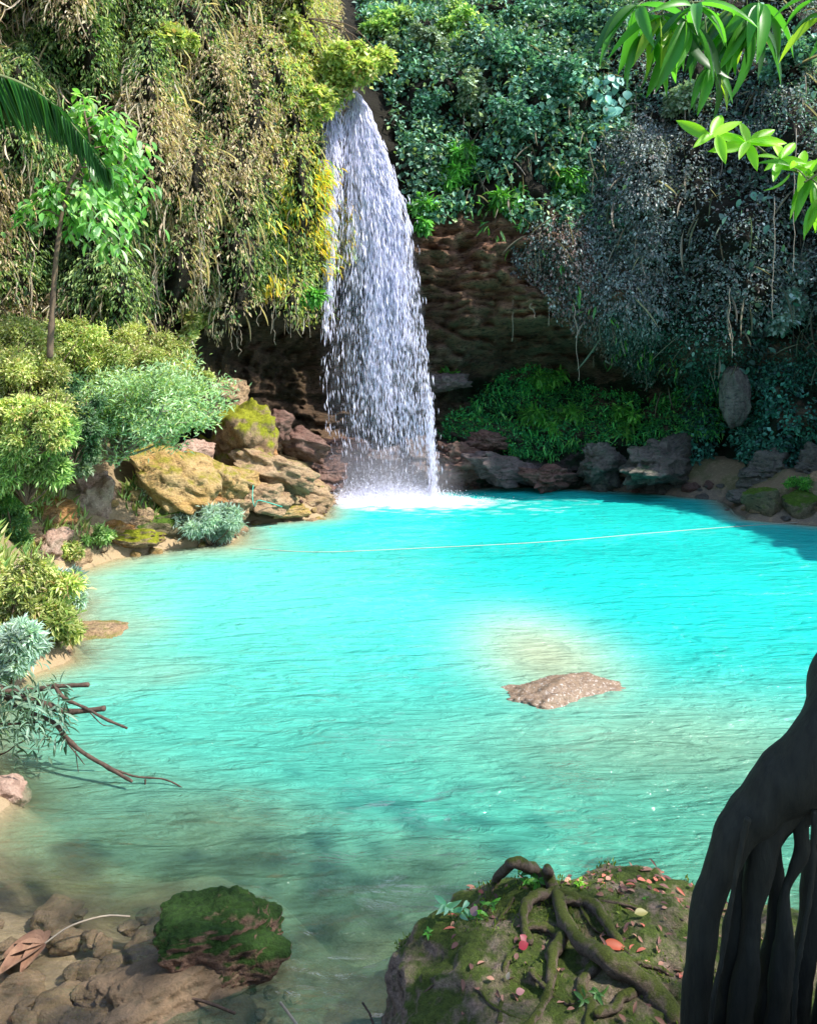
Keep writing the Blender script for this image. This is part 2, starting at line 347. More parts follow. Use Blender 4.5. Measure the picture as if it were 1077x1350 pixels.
sl = (sstep(2.5, -3.5, WX)*sstep(21, 14, WY))[..., None]; turq = turq*(1-.5*sl)+np.array([.13, .43, .32])*(.45+.55*nf)*.5*sl*1.35
turq = turq*(1+.12*fbm(WX*.35, WY*.5, 0*WX, 3, 91))[..., None]
bc = wat.data.color_attributes.new('Body', 'FLOAT_COLOR', 'POINT'); b4 = np.ones((turq.shape[0]*turq.shape[1], 4), np.float32)
silt = np.maximum(1-tq, .88*np.maximum(g2(WX, WY, 1.72, 10.0, .75, 1.5, .12), .5*g2(WX, WY, 2.6, 7.6, 1.8, 1.1))[..., None]**.7)
b4[:, :3] = (pale*silt+turq*(1-silt)).reshape(-1, 3); bc.data.foreach_set('color', b4.ravel())
# ------------------------------------------------------------------ cliff
cpx = np.array([-700, -300, -50, 100, 200, 300, 400, 440, 500, 560, 600, 700, 800, 900, 1000, 1100, 1200, 1400, 1800.])
cz = np.array([-1.5, 0, 1.2, 3, 4.3, 5.5, 8, 11, 13, 16, 21])
CT = np.array([
 [8, 12, 17.0, 18.5, 19.5, 21, 23.4, 24.6, 25.3, 25.6, 25.6, 25.6, 25.4, 25.0, 23.6, 22, 19, 14.5, 10],
 [8, 12, 17.0, 18.5, 19.5, 21, 23.4, 24.6, 25.3, 25.6, 25.6, 25.6, 25.4, 25.0, 23.6, 22, 19, 14.5, 10],
 [8, 12, 16.9, 18.4, 19.4, 21.5, 24, 25.4, 25.8, 26.0, 26.6, 26.6, 26.2, 25.8, 24.0, 22, 19, 14.5, 10],
 [8, 12, 16.8, 18.3, 19.4, 22.5, 25.6, 26.3, 26.0, 26.2, 28.2, 29.6, 28.8, 27.0, 24.4, 21.7, 19, 14.5, 10],
 [8, 12, 16.7, 18.2, 19.3, 22.5, 25.6, 26.3, 25.7, 25.4, 25.9, 28.2, 28.0, 24.3, 23.3, 21.4, 19, 14.5, 10],
 [8, 12, 16.6, 18.1, 19.0, 20.6, 22.9, 25.6, 25.4, 25.0, 24.8, 24.4, 23.6, 22.8, 22.4, 21.2, 19, 14.5, 10],
 [8, 12, 16.4, 17.8, 18.6, 19.8, 21.6, 25.2, 25.2, 25.0, 25.0, 24.2, 23.5, 22.8, 22.2, 21.2, 20.5, 19, 18],
 [8, 12, 16.5, 17.9, 18.7, 20, 21.8, 25.0, 25.2, 25.2, 25.4, 25.0, 24.3, 23.6, 22.6, 22, 23, 25, 26],
 [8, 12, 16.8, 18.4, 19.3, 20.6, 22.6, 24.9, 26.5, 26.5, 26.4, 26.0, 25.3, 24.6, 23.8, 23.5, 26, 30, 32],
 [9, 13, 18.0, 20.0, 21.0, 22.5, 24.6, 28.0, 29.0, 29.0, 29.0, 28.5, 27.5, 27.0, 26.0, 27, 31, 36, 38],
 [14, 18, 24., 26.0, 27.0, 29, 31.0, 34.0, 35.0, 35.0, 35.0, 34.5, 33.5, 33.0, 33.0, 35, 38, 42, 44]])
def blur(a, n, ax):
    for _ in range(n):
        p = np.take(a, np.clip(np.arange(a.shape[ax])-1, 0, a.shape[ax]-1), ax); q = np.take(a, np.clip(np.arange(a.shape[ax])+1, 0, a.shape[ax]-1), ax)
        a = .25*p+.5*a+.25*q
    return a
GS = 3.0; ZS = .065; gpx = np.arange(-700, 1800.1, GS); gz = np.arange(-1.5, 21.01, ZS)
tmp = np.array([np.interp(gpx, cpx, r) for r in CT])
base = np.array([np.interp(gz, cz, tmp[:, i]) for i in range(len(gpx))]).T
base = blur(blur(base, 60, 1), 14, 0)
GP, GZ = np.meshgrid(gpx, gz)
BX = (GP-CX)/F*base
def depth_bump(px, z, y0, x0):
    py = HOR+(EYE-z)*F/y0
    lump = fbm(x0*.55, y0*.55, z*.42, 4, 11); lump2 = fbm(x0*1.7, y0*1.7, z*1.2, 4, 13)
    drape = fbm(x0*1.5, y0*1.5, z*.35, 3, 17)
    str_ = fbm(x0*.5, y0*.5, z*3.2, 4, 19, .6); cr = np.abs(fbm(x0*1.1, y0*1.1, z*2.4, 4, 23))
    leftw = sstep(470, 400, px)*sstep(460, 400, py)
    rock = sstep(280, 330, px)*sstep(410, 440, py)*sstep(700, 600, px)+sstep(540, 565, px)*sstep(840, 720, px)*sstep(270, 320, py)
    rock = np.clip(rock, 0, 1)
    veg = 1-rock
    q = z*1.15+.9*fbm(x0*.35, y0*.35, z*.5, 3, 29)+.12*x0; fq = q-np.floor(q); saw = np.where(fq < .82, fq/.82, (1-fq)/.18)
    q2 = z*3.7+.8*fbm(x0*.9, y0*.9, z, 3, 37); fq2 = q2-np.floor(q2); saw2 = np.where(fq2 < .75, fq2/.75, (1-fq2)/.25)
    crag = .42*(saw-.5)*(.6+.6*lump)+.16*(saw2-.5)+.3*lump2-.35*np.clip(.3-cr, 0, 1)+.09*fbm(x0*5, y0*5, z*7, 3, 47)
    b = veg*(.95*lump+.5*lump2)+leftw*.95*drape+rock*(.3*str_+.3*lump+crag*1.8)
    b = b*(1-.75*np.exp(-((px-478)/48)**2)*sstep(600, 500, py))
    # soft arched back left wall and the dark notch above the far shore
    b = b-1.1*np.exp(-((px-952)/16)**2)*sstep(505, 520, py)*sstep(640, 600, py)
    b = b-.8*np.exp(-((px-245-.05*py)/18)**2)*sstep(230, 150, py)*sstep(20, 60, py)
    b = b+.35*np.exp(-((px-462)/22)**2)*sstep(110, 140, py)*sstep(190, 150, py)
    return b*sstep(0.2, 1.0, z+.6)
bump = depth_bump(GP, GZ, base, BX)
CD = base-bump
CXw = (GP-CX)/F*CD
CPY = HOR+(EYE-GZ)*F/CD
# colours of the bare cliff
ccol = np.empty(GP.shape+(3,)); n1 = fbm(CXw*.9, CD*.9, GZ*1.6, 4, 41)[..., None]; n2 = fbm(CXw*2.5, CD*2.5, GZ*4, 3, 43)[..., None]
c_dark = np.array([.05, .05, .03]); ccol[:] = c_dark
brown = np.array([.85, .56, .36]); reddish = np.array([1., .56, .38]); dk = np.array([.5, .38, .28]); grey = np.array([.32, .29, .28])
def put(mask, c): 
    global ccol
    ccol = ccol*(1-mask[..., None])+mask[..., None]*c
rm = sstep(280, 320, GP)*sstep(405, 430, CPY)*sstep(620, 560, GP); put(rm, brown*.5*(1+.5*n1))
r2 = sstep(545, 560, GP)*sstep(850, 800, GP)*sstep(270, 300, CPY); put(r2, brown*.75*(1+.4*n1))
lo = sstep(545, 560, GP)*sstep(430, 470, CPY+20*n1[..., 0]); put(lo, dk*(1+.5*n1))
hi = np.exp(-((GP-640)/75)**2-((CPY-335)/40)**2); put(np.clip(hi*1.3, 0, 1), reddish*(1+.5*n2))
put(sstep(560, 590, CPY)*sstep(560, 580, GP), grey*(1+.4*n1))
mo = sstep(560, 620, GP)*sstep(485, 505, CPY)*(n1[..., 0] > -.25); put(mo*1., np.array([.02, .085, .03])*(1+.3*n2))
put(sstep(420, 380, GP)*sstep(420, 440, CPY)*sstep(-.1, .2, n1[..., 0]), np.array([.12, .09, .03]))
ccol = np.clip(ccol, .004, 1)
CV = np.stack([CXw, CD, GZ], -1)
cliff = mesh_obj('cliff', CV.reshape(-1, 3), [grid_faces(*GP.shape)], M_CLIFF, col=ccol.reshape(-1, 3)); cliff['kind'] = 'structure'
du = np.gradient(CV, axis=1); dv = np.gradient(CV, axis=0); CNn = norm(np.cross(du, dv))
if CNn[140, 400][1] > 0: CNn = -CNn
def cliff_at(px, z):
    i = np.clip((np.asarray(z)-gz[0])/ZS, 0, len(gz)-1.001); j = np.clip((np.asarray(px)-gpx[0])/GS, 0, len(gpx)-1.001)
    i0 = i.astype(int); j0 = j.astype(int); fi = (i-i0)[..., None]; fj = (j-j0)[..., None]
    def s(A): return (A[i0, j0]*(1-fi)*(1-fj)+A[i0+1, j0]*fi*(1-fj)+A[i0, j0+1]*(1-fi)*fj+A[i0+1, j0+1]*fi*fj)
    return s(CV), norm(s(CNn))
def cliff_pix(px, py):
    """the cliff point seen at photo position px, py"""
    j = int(np.clip(round((px-gpx[0])/GS), 0, len(gpx)-1)); col = CPY[:, j]
    i = int(np.argmin(np.abs(col-py))); return CV[i, j].copy(), CNn[i, j].copy()
def scatter_cliff(n, x0, x1, y0, y1, maskf, r):
    px = r.uniform(x0, x1, n); py = r.uniform(y0, y1, n)
    dd = np.interp(px, gpx, base[140]); z = EYE-(py-HOR)/F*dd
    P, Nn = cliff_at(px, z); ppy = HOR+(EYE-P[:, 2])*F/P[:, 1]
    k = maskf(px, ppy, P); return P[k], Nn[k], px[k], ppy[k]
# ---- vegetation covering the cliff (nobody could count it)
UP = np.array([0, 0, 1.])
def cover(name, label, n, box, maskf, pal, L, Wr, seed, mode='leaf', lift=(0, .35), tm=T_S, mat=M_LEAF, colf=None, clump=(1.4, 0.)):
    r = np.random.default_rng(seed)
    def mf(px, py, P):
        k = maskf(px, py)
        if clump: k &= fbm(P[:, 0]*clump[0], P[:, 1]*clump[0], P[:, 2]*clump[0]*.8, 4, seed) > clump[1]+r.uniform(-.35, .35, len(P))
        return k
    P, Nn, px, py = scatter_cliff(n, *box, mf, r); m_ = len(P)
    P = P+Nn*r.uniform(lift[0], lift[1], (m_, 1))+r.normal(0, .05, (m_, 3))
    if mode == 'hang':
        D = norm(np.array([0, 0, -1.])+.55*Nn+r.normal(0, .38, (m_, 3))); N2 = norm(Nn+.5*UP+r.normal(0, .45, (m_, 3)))
    elif mode == 'strap':
        D = norm(np.array([0, 0, -.8])+.8*Nn+r.normal(0, .35, (m_, 3))); N2 = norm(Nn+.9*UP+r.normal(0, .3, (m_, 3)))
    else:
        D = norm(Nn*.5+np.array([0, 0, -.45])+r.normal(0, .7, (m_, 3))); N2 = norm(Nn*.9+.7*UP+r.normal(0, .5, (m_, 3)))
    Ls = r.uniform(L[0], L[1], m_)*r.uniform(.7, 1.2, m_); col = pick(pal, m_, r, .3)
    if colf is not None: col = colf(col, px, py, P, r)
    if mode == 'leaf':                                    # patches of different species and age
        pn = fbm(P[:, 0]*.7, P[:, 1]*.7, P[:, 2]*.7, 3, seed+5)[:, None]; col = col*(1+.45*np.clip(pn, -1, 1))
    o = leaf_obj(name, P, D, N2, Ls, Ls*Wr, tm, np.clip(col, .003, 1), mat)
    return tag(o, label, 'climbing plants' if mode == 'leaf' else 'hanging plants', kind='stuff')
noLip = lambda px, py: ~((px > 428) & (px < 540) & (py > 125) & (py < 460) & (px < 500+(py-125)*.2))
leftm = lambda px, py: (px < np.interp(py, [0, 105, 125, 300, 400], [450, 445, 420, 422, 432])) & (py < 425+12*np.sin(px*.05)-np.where(px > 290, 15, 0)) & noLip(px, py)
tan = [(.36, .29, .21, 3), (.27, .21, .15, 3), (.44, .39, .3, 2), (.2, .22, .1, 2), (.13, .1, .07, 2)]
def left_col(c, px, py, P, r):
    g = fbm(P[:, 0]*.5, P[:, 1]*.5, P[:, 2]*.45, 3, 77)+np.where(py > 230, .3, 0)+np.where(px < 60, .2, 0)-.28
    k = (g > r.uniform(-.25, .35, len(px)))[:, None]
    gr = pick([(.14, .24, .07, 3), (.24, .36, .11, 2), (.05, .11, .05, 2), (.42, .5, .2, 1.6)], len(px), r)
    c = np.where(k, gr, c)
    yel = (np.exp(-((px-395)/42)**2)*(.85+.2*np.sin(py*.03)) > r.uniform(.1, 1.1, len(px)))[:, None]
    return np.where(yel, pick([(.55, .58, .12, 2), (.4, .5, .16, 2), (.55, .42, .16, 1), (.28, .44, .18, 1)], len(px), r), c)
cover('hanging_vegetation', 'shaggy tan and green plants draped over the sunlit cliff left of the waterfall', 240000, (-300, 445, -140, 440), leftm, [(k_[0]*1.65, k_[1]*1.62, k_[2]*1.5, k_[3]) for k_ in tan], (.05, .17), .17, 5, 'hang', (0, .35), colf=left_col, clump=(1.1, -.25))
cover('dry_stems', 'tangle of thin dry stems hanging hanging down the sunlit left cliff', 11000, (-300, 440, -140, 440), leftm,
      [(.5, .42, .32, 3), (.34, .27, .2, 2), (.6, .54, .44, 1)], (.2, .75), .012, 28, 'hang', (.1, .5), tmpl_blade(5, .2, .2), M_LEAF, clump=(.8, -.05))
cover('leafy_vegetation', 'small green leaves growing between the dry drapes of the left cliff', 42000, (-300, 440, -140, 460), leftm,
      [(.08, .18, .05, 3), (.15, .29, .08, 2), (.3, .38, .14, 1), (.04, .08, .04, 2)], (.07, .14), .34, 6, 'leaf', (0, .3), clump=(.8, -.05))
topm = lambda px, py: (((px > 470) & (px < 830) & (py < 275+.12*(px-550))) | ((px > 540) & (px <= 600) & (py < 290))) & noLip(px, py) & ~((px > 480) & (px < 545) & (py > 110+2*(px-490)*0+10) & (px < 500+(py-125)*.35))
cover('cliff_foliage', 'dense blue green foliage high on the cliff right of the waterfall', 62000, (465, 850, -170, 320), topm,
      [(.08, .21, .13, 3), (.14, .31, .21, 2), (.03, .09, .06, 2.4), (.26, .42, .3, 1.2), (.26, .38, .12, .9)], (.12, .24), .36, 8, 'leaf', (.0, .55), mat=M_IVY, clump=(.8, -.12))
def rightp(px, py):
    edge = np.interp(px, [680, 700, 760, 830, 850, 950, 1400], [345, 375, 430, 480, 500, 505, 520])
    top = np.interp(px, [680, 740, 800, 830, 1400], [330, 285, 170, -400, -400])
    return (px > 680) & (py < edge) & (py > top)
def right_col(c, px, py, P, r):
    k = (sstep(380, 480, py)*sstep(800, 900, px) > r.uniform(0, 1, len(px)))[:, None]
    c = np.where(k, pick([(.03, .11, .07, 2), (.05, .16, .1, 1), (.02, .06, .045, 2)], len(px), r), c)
    t = ((py < 150+.2*(px-850)) & (r.uniform(0, 1, len(px)) < .45))[:, None]
    c = np.where(t, pick([(.08, .2, .15, 2), (.14, .3, .24, 1), (.05, .1, .09, 2)], len(px), r), c)
    b = ((np.abs(px-730-.2*(py-330)) < 45) & (r.uniform(0, 1, len(px)) < .5))[:, None]
    return np.where(b, pick([(.16, .1, .08, 2), (.22, .17, .16, 1)], len(px), r), c)
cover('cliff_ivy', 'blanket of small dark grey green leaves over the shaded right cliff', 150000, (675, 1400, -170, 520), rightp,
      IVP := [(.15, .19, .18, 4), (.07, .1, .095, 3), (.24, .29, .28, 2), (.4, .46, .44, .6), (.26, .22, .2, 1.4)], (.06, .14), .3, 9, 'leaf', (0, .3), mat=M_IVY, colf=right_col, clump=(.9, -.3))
cover('broad_leaves', 'scattered broader leaves and trailing stems among the small leaves of the right cliff', 3600, (880, 1400, -170, 500), rightp,
      [(.08, .2, .14, 2), (.16, .3, .22, 1), (.05, .1, .08, 2)], (.13, .26), .3, 26, 'leaf', (.1, .6), T_B, M_IVY, clump=(.6, .25))
cover('trailing_stems', 'thin grey and tan stems trailing down the right cliff between the leaves', 2400, (600, 1400, -170, 500), lambda px, py: rightp(px, py) | topm(px, py),
      [(.3, .27, .22, 2), (.2, .17, .13, 2), (.14, .18, .12, 1)], (.4, 1.3), .011, 27, 'hang', (.15, .5), tmpl_blade(5, .1, .2), M_LEAF, clump=(.7, .05))
cover('overhang_ivy', 'fringe of small grey green leaves hanging over the mouth of the dark overhang', 60000, (675, 870, 150, 500), rightp,
      IVP, (.06, .14), .3, 16, 'hang', (0, .4), mat=M_IVY, colf=right_col, clump=None)
fr_ = lambda px, py: (px > 905) & (py > 480) & (py < 625) & ~((np.abs(px-952) < 14) & (py > 510))
cover('creeping_plants', 'low blue green creepers covering the foot of the right cliff', 36000, (900, 1400, 470, 640), fr_,
      [(.03, .15, .1, 3), (.06, .24, .17, 2), (.02, .07, .06, 2), (.12, .3, .25, .6)], (.09, .17), .36, 10, 'leaf', (0, .22), mat=M_IVY, clump=(1.2, -.35))
def mossm(px, py):
    top = np.interp(px, [580, 620, 660, 700, 760, 850, 930], [552, 535, 488, 482, 500, 520, 500])
    bot = np.interp(px, [580, 620, 700, 740, 800, 930, 960], [578, 580, 605, 600, 590, 578, 560])
    return (px > 578) & (px < 960) & (py > top) & (py < bot)
cover('moss_cover', 'bright emerald moss and tiny ferns on the ledge under the overhang', 42000, (575, 965, 475, 615), mossm,
      [(.04, .3, .09, 3), (.09, .45, .12, 2), (.02, .13, .06, 2), (.2, .55, .1, .8)], (.05, .12), .32, 12, 'leaf', (0, .25), clump=(1.3, -.12))
cover('ledge_ferns', 'loose bright green fern fronds arching over the mossy ledge', 3200, (580, 950, 475, 612), mossm,
      [(.1, .5, .1, 3), (.05, .3, .08, 2), (.25, .62, .15, 1)], (.14, .34), .09, 29, 'strap', (.05, .4), T_B, M_LEAF, clump=(.8, .0))
cover('strap_ferns', 'pale green strap ferns hanging along the lip of the brown overhang', 1500, (575, 900, 215, 480),
      lambda px, py: (np.abs(py-np.interp(px, [575, 700, 720, 800, 900], [265, 290, 345, 440, 478])) < np.interp(px, [575, 680, 760, 900], [25, 40, 28, 14])),
      [(.12, .36, .05, 2), (.07, .24, .06, 2), (.25, .45, .15, 1)], (.22, .42), .09, 14, 'strap', (.1, .5), T_B, M_LEAF, clump=(1.1, -.1))
cover('fringe_ferns', 'yellow and lime fern fronds hanging in a fringe left of the falling water', 12000, (340, 450, 210, 400),
      lambda px, py: (py < 375-.2*(px-340)) & (px > 340),
      [(.66, .44, .04, 3), (.52, .5, .06, 2), (.3, .46, .1, 1.5), (.16, .3, .12, 1)], (.14, .34), .12, 15, 'strap', (.25, .65), T_B, M_LEAF, clump=(.9, 0))
# ------------------------------------------------------------------ waterfall
m, ns, ls = new_mat('falling_water')
d_ = NN(ns, 'ShaderNodeBsdfPrincipled'); d_.inputs['Base Color'].default_value = (.86, .86, .97, 1); d_.inputs['Roughness'].default_value = .25
t_ = ns.new('ShaderNodeBsdfTranslucent'); t_.inputs[0].default_value = (.9, .9, 1, 1)
x_ = ns.new('ShaderNodeMixShader'); x_.inputs[0].default_value = .45; ls.new(d_.outputs[0], x_.inputs[1]); ls.new(t_.outputs[0], x_.inputs[2])
o_ = ns.new('ShaderNodeOutputMaterial'); ls.new(x_.outputs[0], o_.inputs[0]); M_FALL = m
wf = thing('waterfall', 'tall white waterfall dropping over the cliff lip into the turquoise pool', 'waterfall', (-.8, 24, 0))
r = np.random.default_rng(3)
WPY = [118, 135, 200, 300, 400, 500, 575, 655]; WL = [464, 459, 443, 434, 429, 425, 430, 440]; WR = [468, 482, 509, 543, 557, 567, 573, 577]
def fall_part(name, n, py0, py1, keep, wmul=1., yoff=0, Lm=1., L=None, Rr=None):
    py = r.uniform(py0, py1, n)**1.0; s = r.uniform(0, 1, n)
    L_ = np.interp(py, WPY, WL) if L is None else np.interp(py, *L); R_ = np.interp(py, WPY, WR) if Rr is None else np.interp(py, *Rr)
    px = L_+s*(R_-L_)+r.normal(0, 1, n)*np.where(r.random(n) < .12, 6., 1.2)*np.interp(py, [118, 300, 655], [.15, .7, 1.]); k = keep(px, py, s); px, py, s = px[k], py[k], s[k]; n = len(px)
    tt = (py-118)/530; y = 24.0-.75*np.sqrt(np.clip(tt, 0, 1))+yoff+r.normal(0, .16, n)*(.3+tt)
    P = np.stack([(px-CX)/F*y, y, EYE-(py-HOR)/F*y], -1)
    slope = (np.interp(py+20, WPY, WL)-np.interp(py, WPY, WL))/20*(1-s)+(np.interp(py+20, WPY, WR)-np.interp(py, WPY, WR))/20*s
    D = np.stack([slope+r.normal(0, .05, n), -.05+r.normal(0, .05, n), -np.ones(n)], -1)
    N2 = norm(np.stack([r.normal(.3, .7, n), -np.ones(n), r.normal(.4, .5, n)], -1))
    Ls = r.uniform(.07, .3, n)*Lm*(1.6-.8*tt); Ws = r.uniform(.0025, .0068, n)*wmul
    return leaf_obj(name, P, D, N2, Ls, Ws, T_S, np.ones((n, 3)), M_FALL, wf, loc=(-.8, 24, 0))
def keep_main(px, py, s):
    tt = (py-118)/530
    st = vnoise(px*.22-.02*py, py*.012, 0*px, 5)+.7*vnoise(px*.5, py*.02, 0*px, 6)+.5*vnoise(px*.09, py*.05, 0*px, 8)
    c = np.exp(-((s-.64)/.27)**2)*.85+.07; c *= np.interp(py, [118, 200, 350, 560, 600, 655], [2.2, 1.5, .9, .55, .13, .1])
    return r.uniform(0, 1, len(px)) < np.clip(c*(.6+.34*st), 0.04, 1)
fall_part('water_curtain', 64000, 120, 655, keep_main)
fall_part('side_stream', 9000, 112, 440, lambda px, py, s: r.uniform(0, 1, len(px)) < np.interp(py, [112, 300, 440], [.5, .3, .08])*np.exp(-((s-.5)/.38)**2), .9, -.3, 1.2,
          L=([112, 200, 300, 440], [428, 424, 424, 424]), Rr=([112, 200, 300, 440], [448, 446, 442, 440]))
fall_part('edge_stream', 3600, 480, 655, lambda px, py, s: r.uniform(0, 1, len(px)) < np.interp(py, [480, 580, 655], [0, .7, .8])*np.exp(-((s-.5)/.3)**2), .8, -.1, 1.,
          L=([480, 655], [556, 564]), Rr=([480, 655], [570, 579]))
# soft veil of water between the streaks
m, ns, ls = new_mat('veil'); vA = NN(ns, 'ShaderNodeAttribute', attribute_name='Col'); sv = ns.new('ShaderNodeSeparateColor'); ls.new(vA.outputs[0], sv.inputs[0])
n_a = noise(ns, ls, mapping(ns, ls, (7, .5, .35)), 1.6, 5, .7, .2); n_b = noise(ns, ls, mapping(ns, ls, (16, 1, 2.2)), 1.5, 4, .7)
pr = NN(ns, 'ShaderNodeMath', operation='MULTIPLY'); ls.new(ramp(ns, ls, n_a, [(.38, .05), (.66, 1.)]), pr.inputs[0]); ls.new(ramp(ns, ls, n_b, [(.3, .35), (.65, 1.)]), pr.inputs[1])
pm = NN(ns, 'ShaderNodeMath', operation='MULTIPLY', use_clamp=True); ls.new(pr.outputs[0], pm.inputs[0]); ls.new(sv.outputs[0], pm.inputs[1])
vd = ns.new('ShaderNodeBsdfDiffuse'); vd.inputs[0].default_value = (.86, .86, .96, 1); vt = ns.new('ShaderNodeBsdfTranslucent'); vt.inputs[0].default_value = (.9, .9, 1, 1)
va = ns.new('ShaderNodeMixShader'); va.inputs[0].default_value = .4; ls.new(vd.outputs[0], va.inputs[1]); ls.new(vt.outputs[0], va.inputs[2])
vx = ns.new('ShaderNodeMixShader'); ls.new(pm.outputs[0], vx.inputs[0]); ls.new(ns.new('ShaderNodeBsdfTransparent').outputs[0], vx.inputs[1]); ls.new(va.outputs[0], vx.inputs[2])
vo = ns.new('ShaderNodeOutputMaterial'); ls.new(vx.outputs[0], vo.inputs[0])
for (yo, al, sd_) in ((.12, .5, 1), (-.12, .32, 2)):
    ss, pp = np.meshgrid(np.linspace(-.03, 1.03, 40), np.linspace(112, 654, 130)); LL = np.interp(pp, WPY, WL); RR = np.interp(pp, WPY, WR); px = LL+ss*(RR-LL)
    tt = np.clip((pp-118)/530, 0, 1); yy = 24.0-.75*np.sqrt(tt)+yo+.12*fbm(ss*6, pp*.008, 0*ss, 3, 60+sd_)+np.clip((122-pp)/10, 0, 1)*.5
    pz = np.maximum(pp, 118)
    al_ = al*np.exp(-((ss-.6)/.36)**2)*np.interp(pp, [112, 300, 560, 600, 654], [1.3, 1., .8, .4, .55])*sstep(-.03, .1, ss)*sstep(1.03, .93, ss)
    mesh_obj('water_veil', np.stack([(px-CX)/F*yy, yy, EYE-(pz-HOR)/F*yy], -1).reshape(-1, 3), [grid_faces(*ss.shape)], m, wf, loc=(-.8, 24, 0), col=np.repeat(al_.reshape(-1, 1), 3, 1))
# spray over the landing
n = 30000; px = r.normal(508, 45, n); hgt = r.exponential(.18, n)*np.exp(-((px-500)/60)**2*.5)
y = 23.1+r.normal(0, .45, n); P = np.stack([(px-CX)/F*y, y, hgt], -1)
leaf_obj('spray', P, r.normal(0, 1, (n, 3)), r.normal(0, 1, (n, 3)), r.uniform(.02, .05, n), r.uniform(.006, .014, n), T_S, np.ones((n, 3)), M_FALL, wf, loc=(-.8, 24, 0))
m, ns, ls = new_mat('mist'); vol = ns.new('ShaderNodeVolumePrincipled'); vol.inputs['Color'].default_value = (.9, .9, 1, 1)
tc = ns.new('ShaderNodeTexCoord'); ln = NN(ns, 'ShaderNodeVectorMath', operation='LENGTH'); ls.new(tc.outputs['Object'], ln.inputs[0])
den = ramp(ns, ls, ln.outputs['Value'], [(0., 1.), (1., 0.)])
nn = noise(ns, ls, mapping(ns, ls, (1, 1, 1)), 2.2, 3); mm = NN(ns, 'ShaderNodeMath', operation='MULTIPLY'); ls.new(den, mm.inputs[0]); ls.new(nn, mm.inputs[1])
m3 = NN(ns, 'ShaderNodeMath', operation='MULTIPLY'); ls.new(mm.outputs[0], m3.inputs[0]); m3.inputs[1].default_value = 2.0; ls.new(m3.outputs[0], vol.inputs['Density'])
o_ = ns.new('ShaderNodeOutputMaterial'); ls.new(vol.outputs[0], o_.inputs['Volume']); M_MIST = m
import bmesh
def ico(sub):
    bm = bmesh.new(); bmesh.ops.create_icosphere(bm, subdivisions=sub, radius=1.)
    V = np.array([v.co[:] for v in bm.verts]); Fa = np.array([[v.index for v in f.verts] for f in bm.faces]); bm.free(); return V, Fa
ICO = {k: ico(k) for k in (3, 4, 5, 6, 7)}
V, Fa = ICO[4]
mist = mesh_obj('mist', V, [Fa], M_MIST, wf); mist.location = (-.85+.8, 23.3-24, .35); mist.scale = (2.6, .9, 1.5)
# ------------------------------------------------------------------ boulders
def boulder_mesh(dims, seed, sub=5, cuts=9, rough=.12, strata=0., cutd=(.55, .85), fine=.03):
    rr = np.random.default_rng(seed); V, Fa = ICO[sub]; V = V.copy()
    for _ in range(cuts):
        n_ = norm(rr.normal(0, 1, 3)+np.array([0, 0, .2])); d = rr.uniform(*cutd); t = V@n_-d; V = V-np.clip(t, 0, None)[:, None]*n_*.9
    off = rr.uniform(-50, 50, 3)
    V = np.sign(V)*np.abs(V)**.86; a, b, c = V.T; q = 1+rough*1.4*fbm(a*1.6+off[0], b*1.6+off[1], c*1.6+off[2], 4, seed)
    q -= rough*.9*np.clip(.22-np.abs(fbm(a*2+off[1], b*2+off[2], c*2.+off[0], 4, seed+3)), 0, 1)*2
    if strata: q += strata*fbm(a*.6+off[0], b*.6, c*6+off[2], 3, seed+1)
    q += fine*fbm(a*9+off[0], b*9, c*9, 3, seed+2)
    V = V*q[:, None]; return V*np.array(dims)/2, Fa
def rotz(V, a, tilt=0, tx=0):
    ca, sa = math.cos(tilt), math.sin(tilt); V = V@np.array([[ca, 0, sa], [0, 1, 0], [-sa, 0, ca]]).T
    ca, sa = math.cos(tx), math.sin(tx); V = V@np.array([[1, 0, 0], [0, ca, -sa], [0, sa, ca]]).T
    ca, sa = math.cos(a), math.sin(a); return V@np.array([[ca, -sa, 0], [sa, ca, 0], [0, 0, 1]]).T
def boulder(px, py, w_, h_, y, mat, label, seed, rot=0, tilt=0, dy=None, sub=5, group='boulders heaped along the left shore', name='boulder', cat='boulder', **kw):
    c = pt(px, py, y); w3 = w_/F*y; h3 = h_/F*y
    V, Fa = boulder_mesh((w3, dy or (w3+h3)/2, h3), seed, sub, **kw); V = rotz(V, rot, tilt)
    o = mesh_obj(name, V, [Fa], mat); o.location = c; return tag(o, label, cat, group)
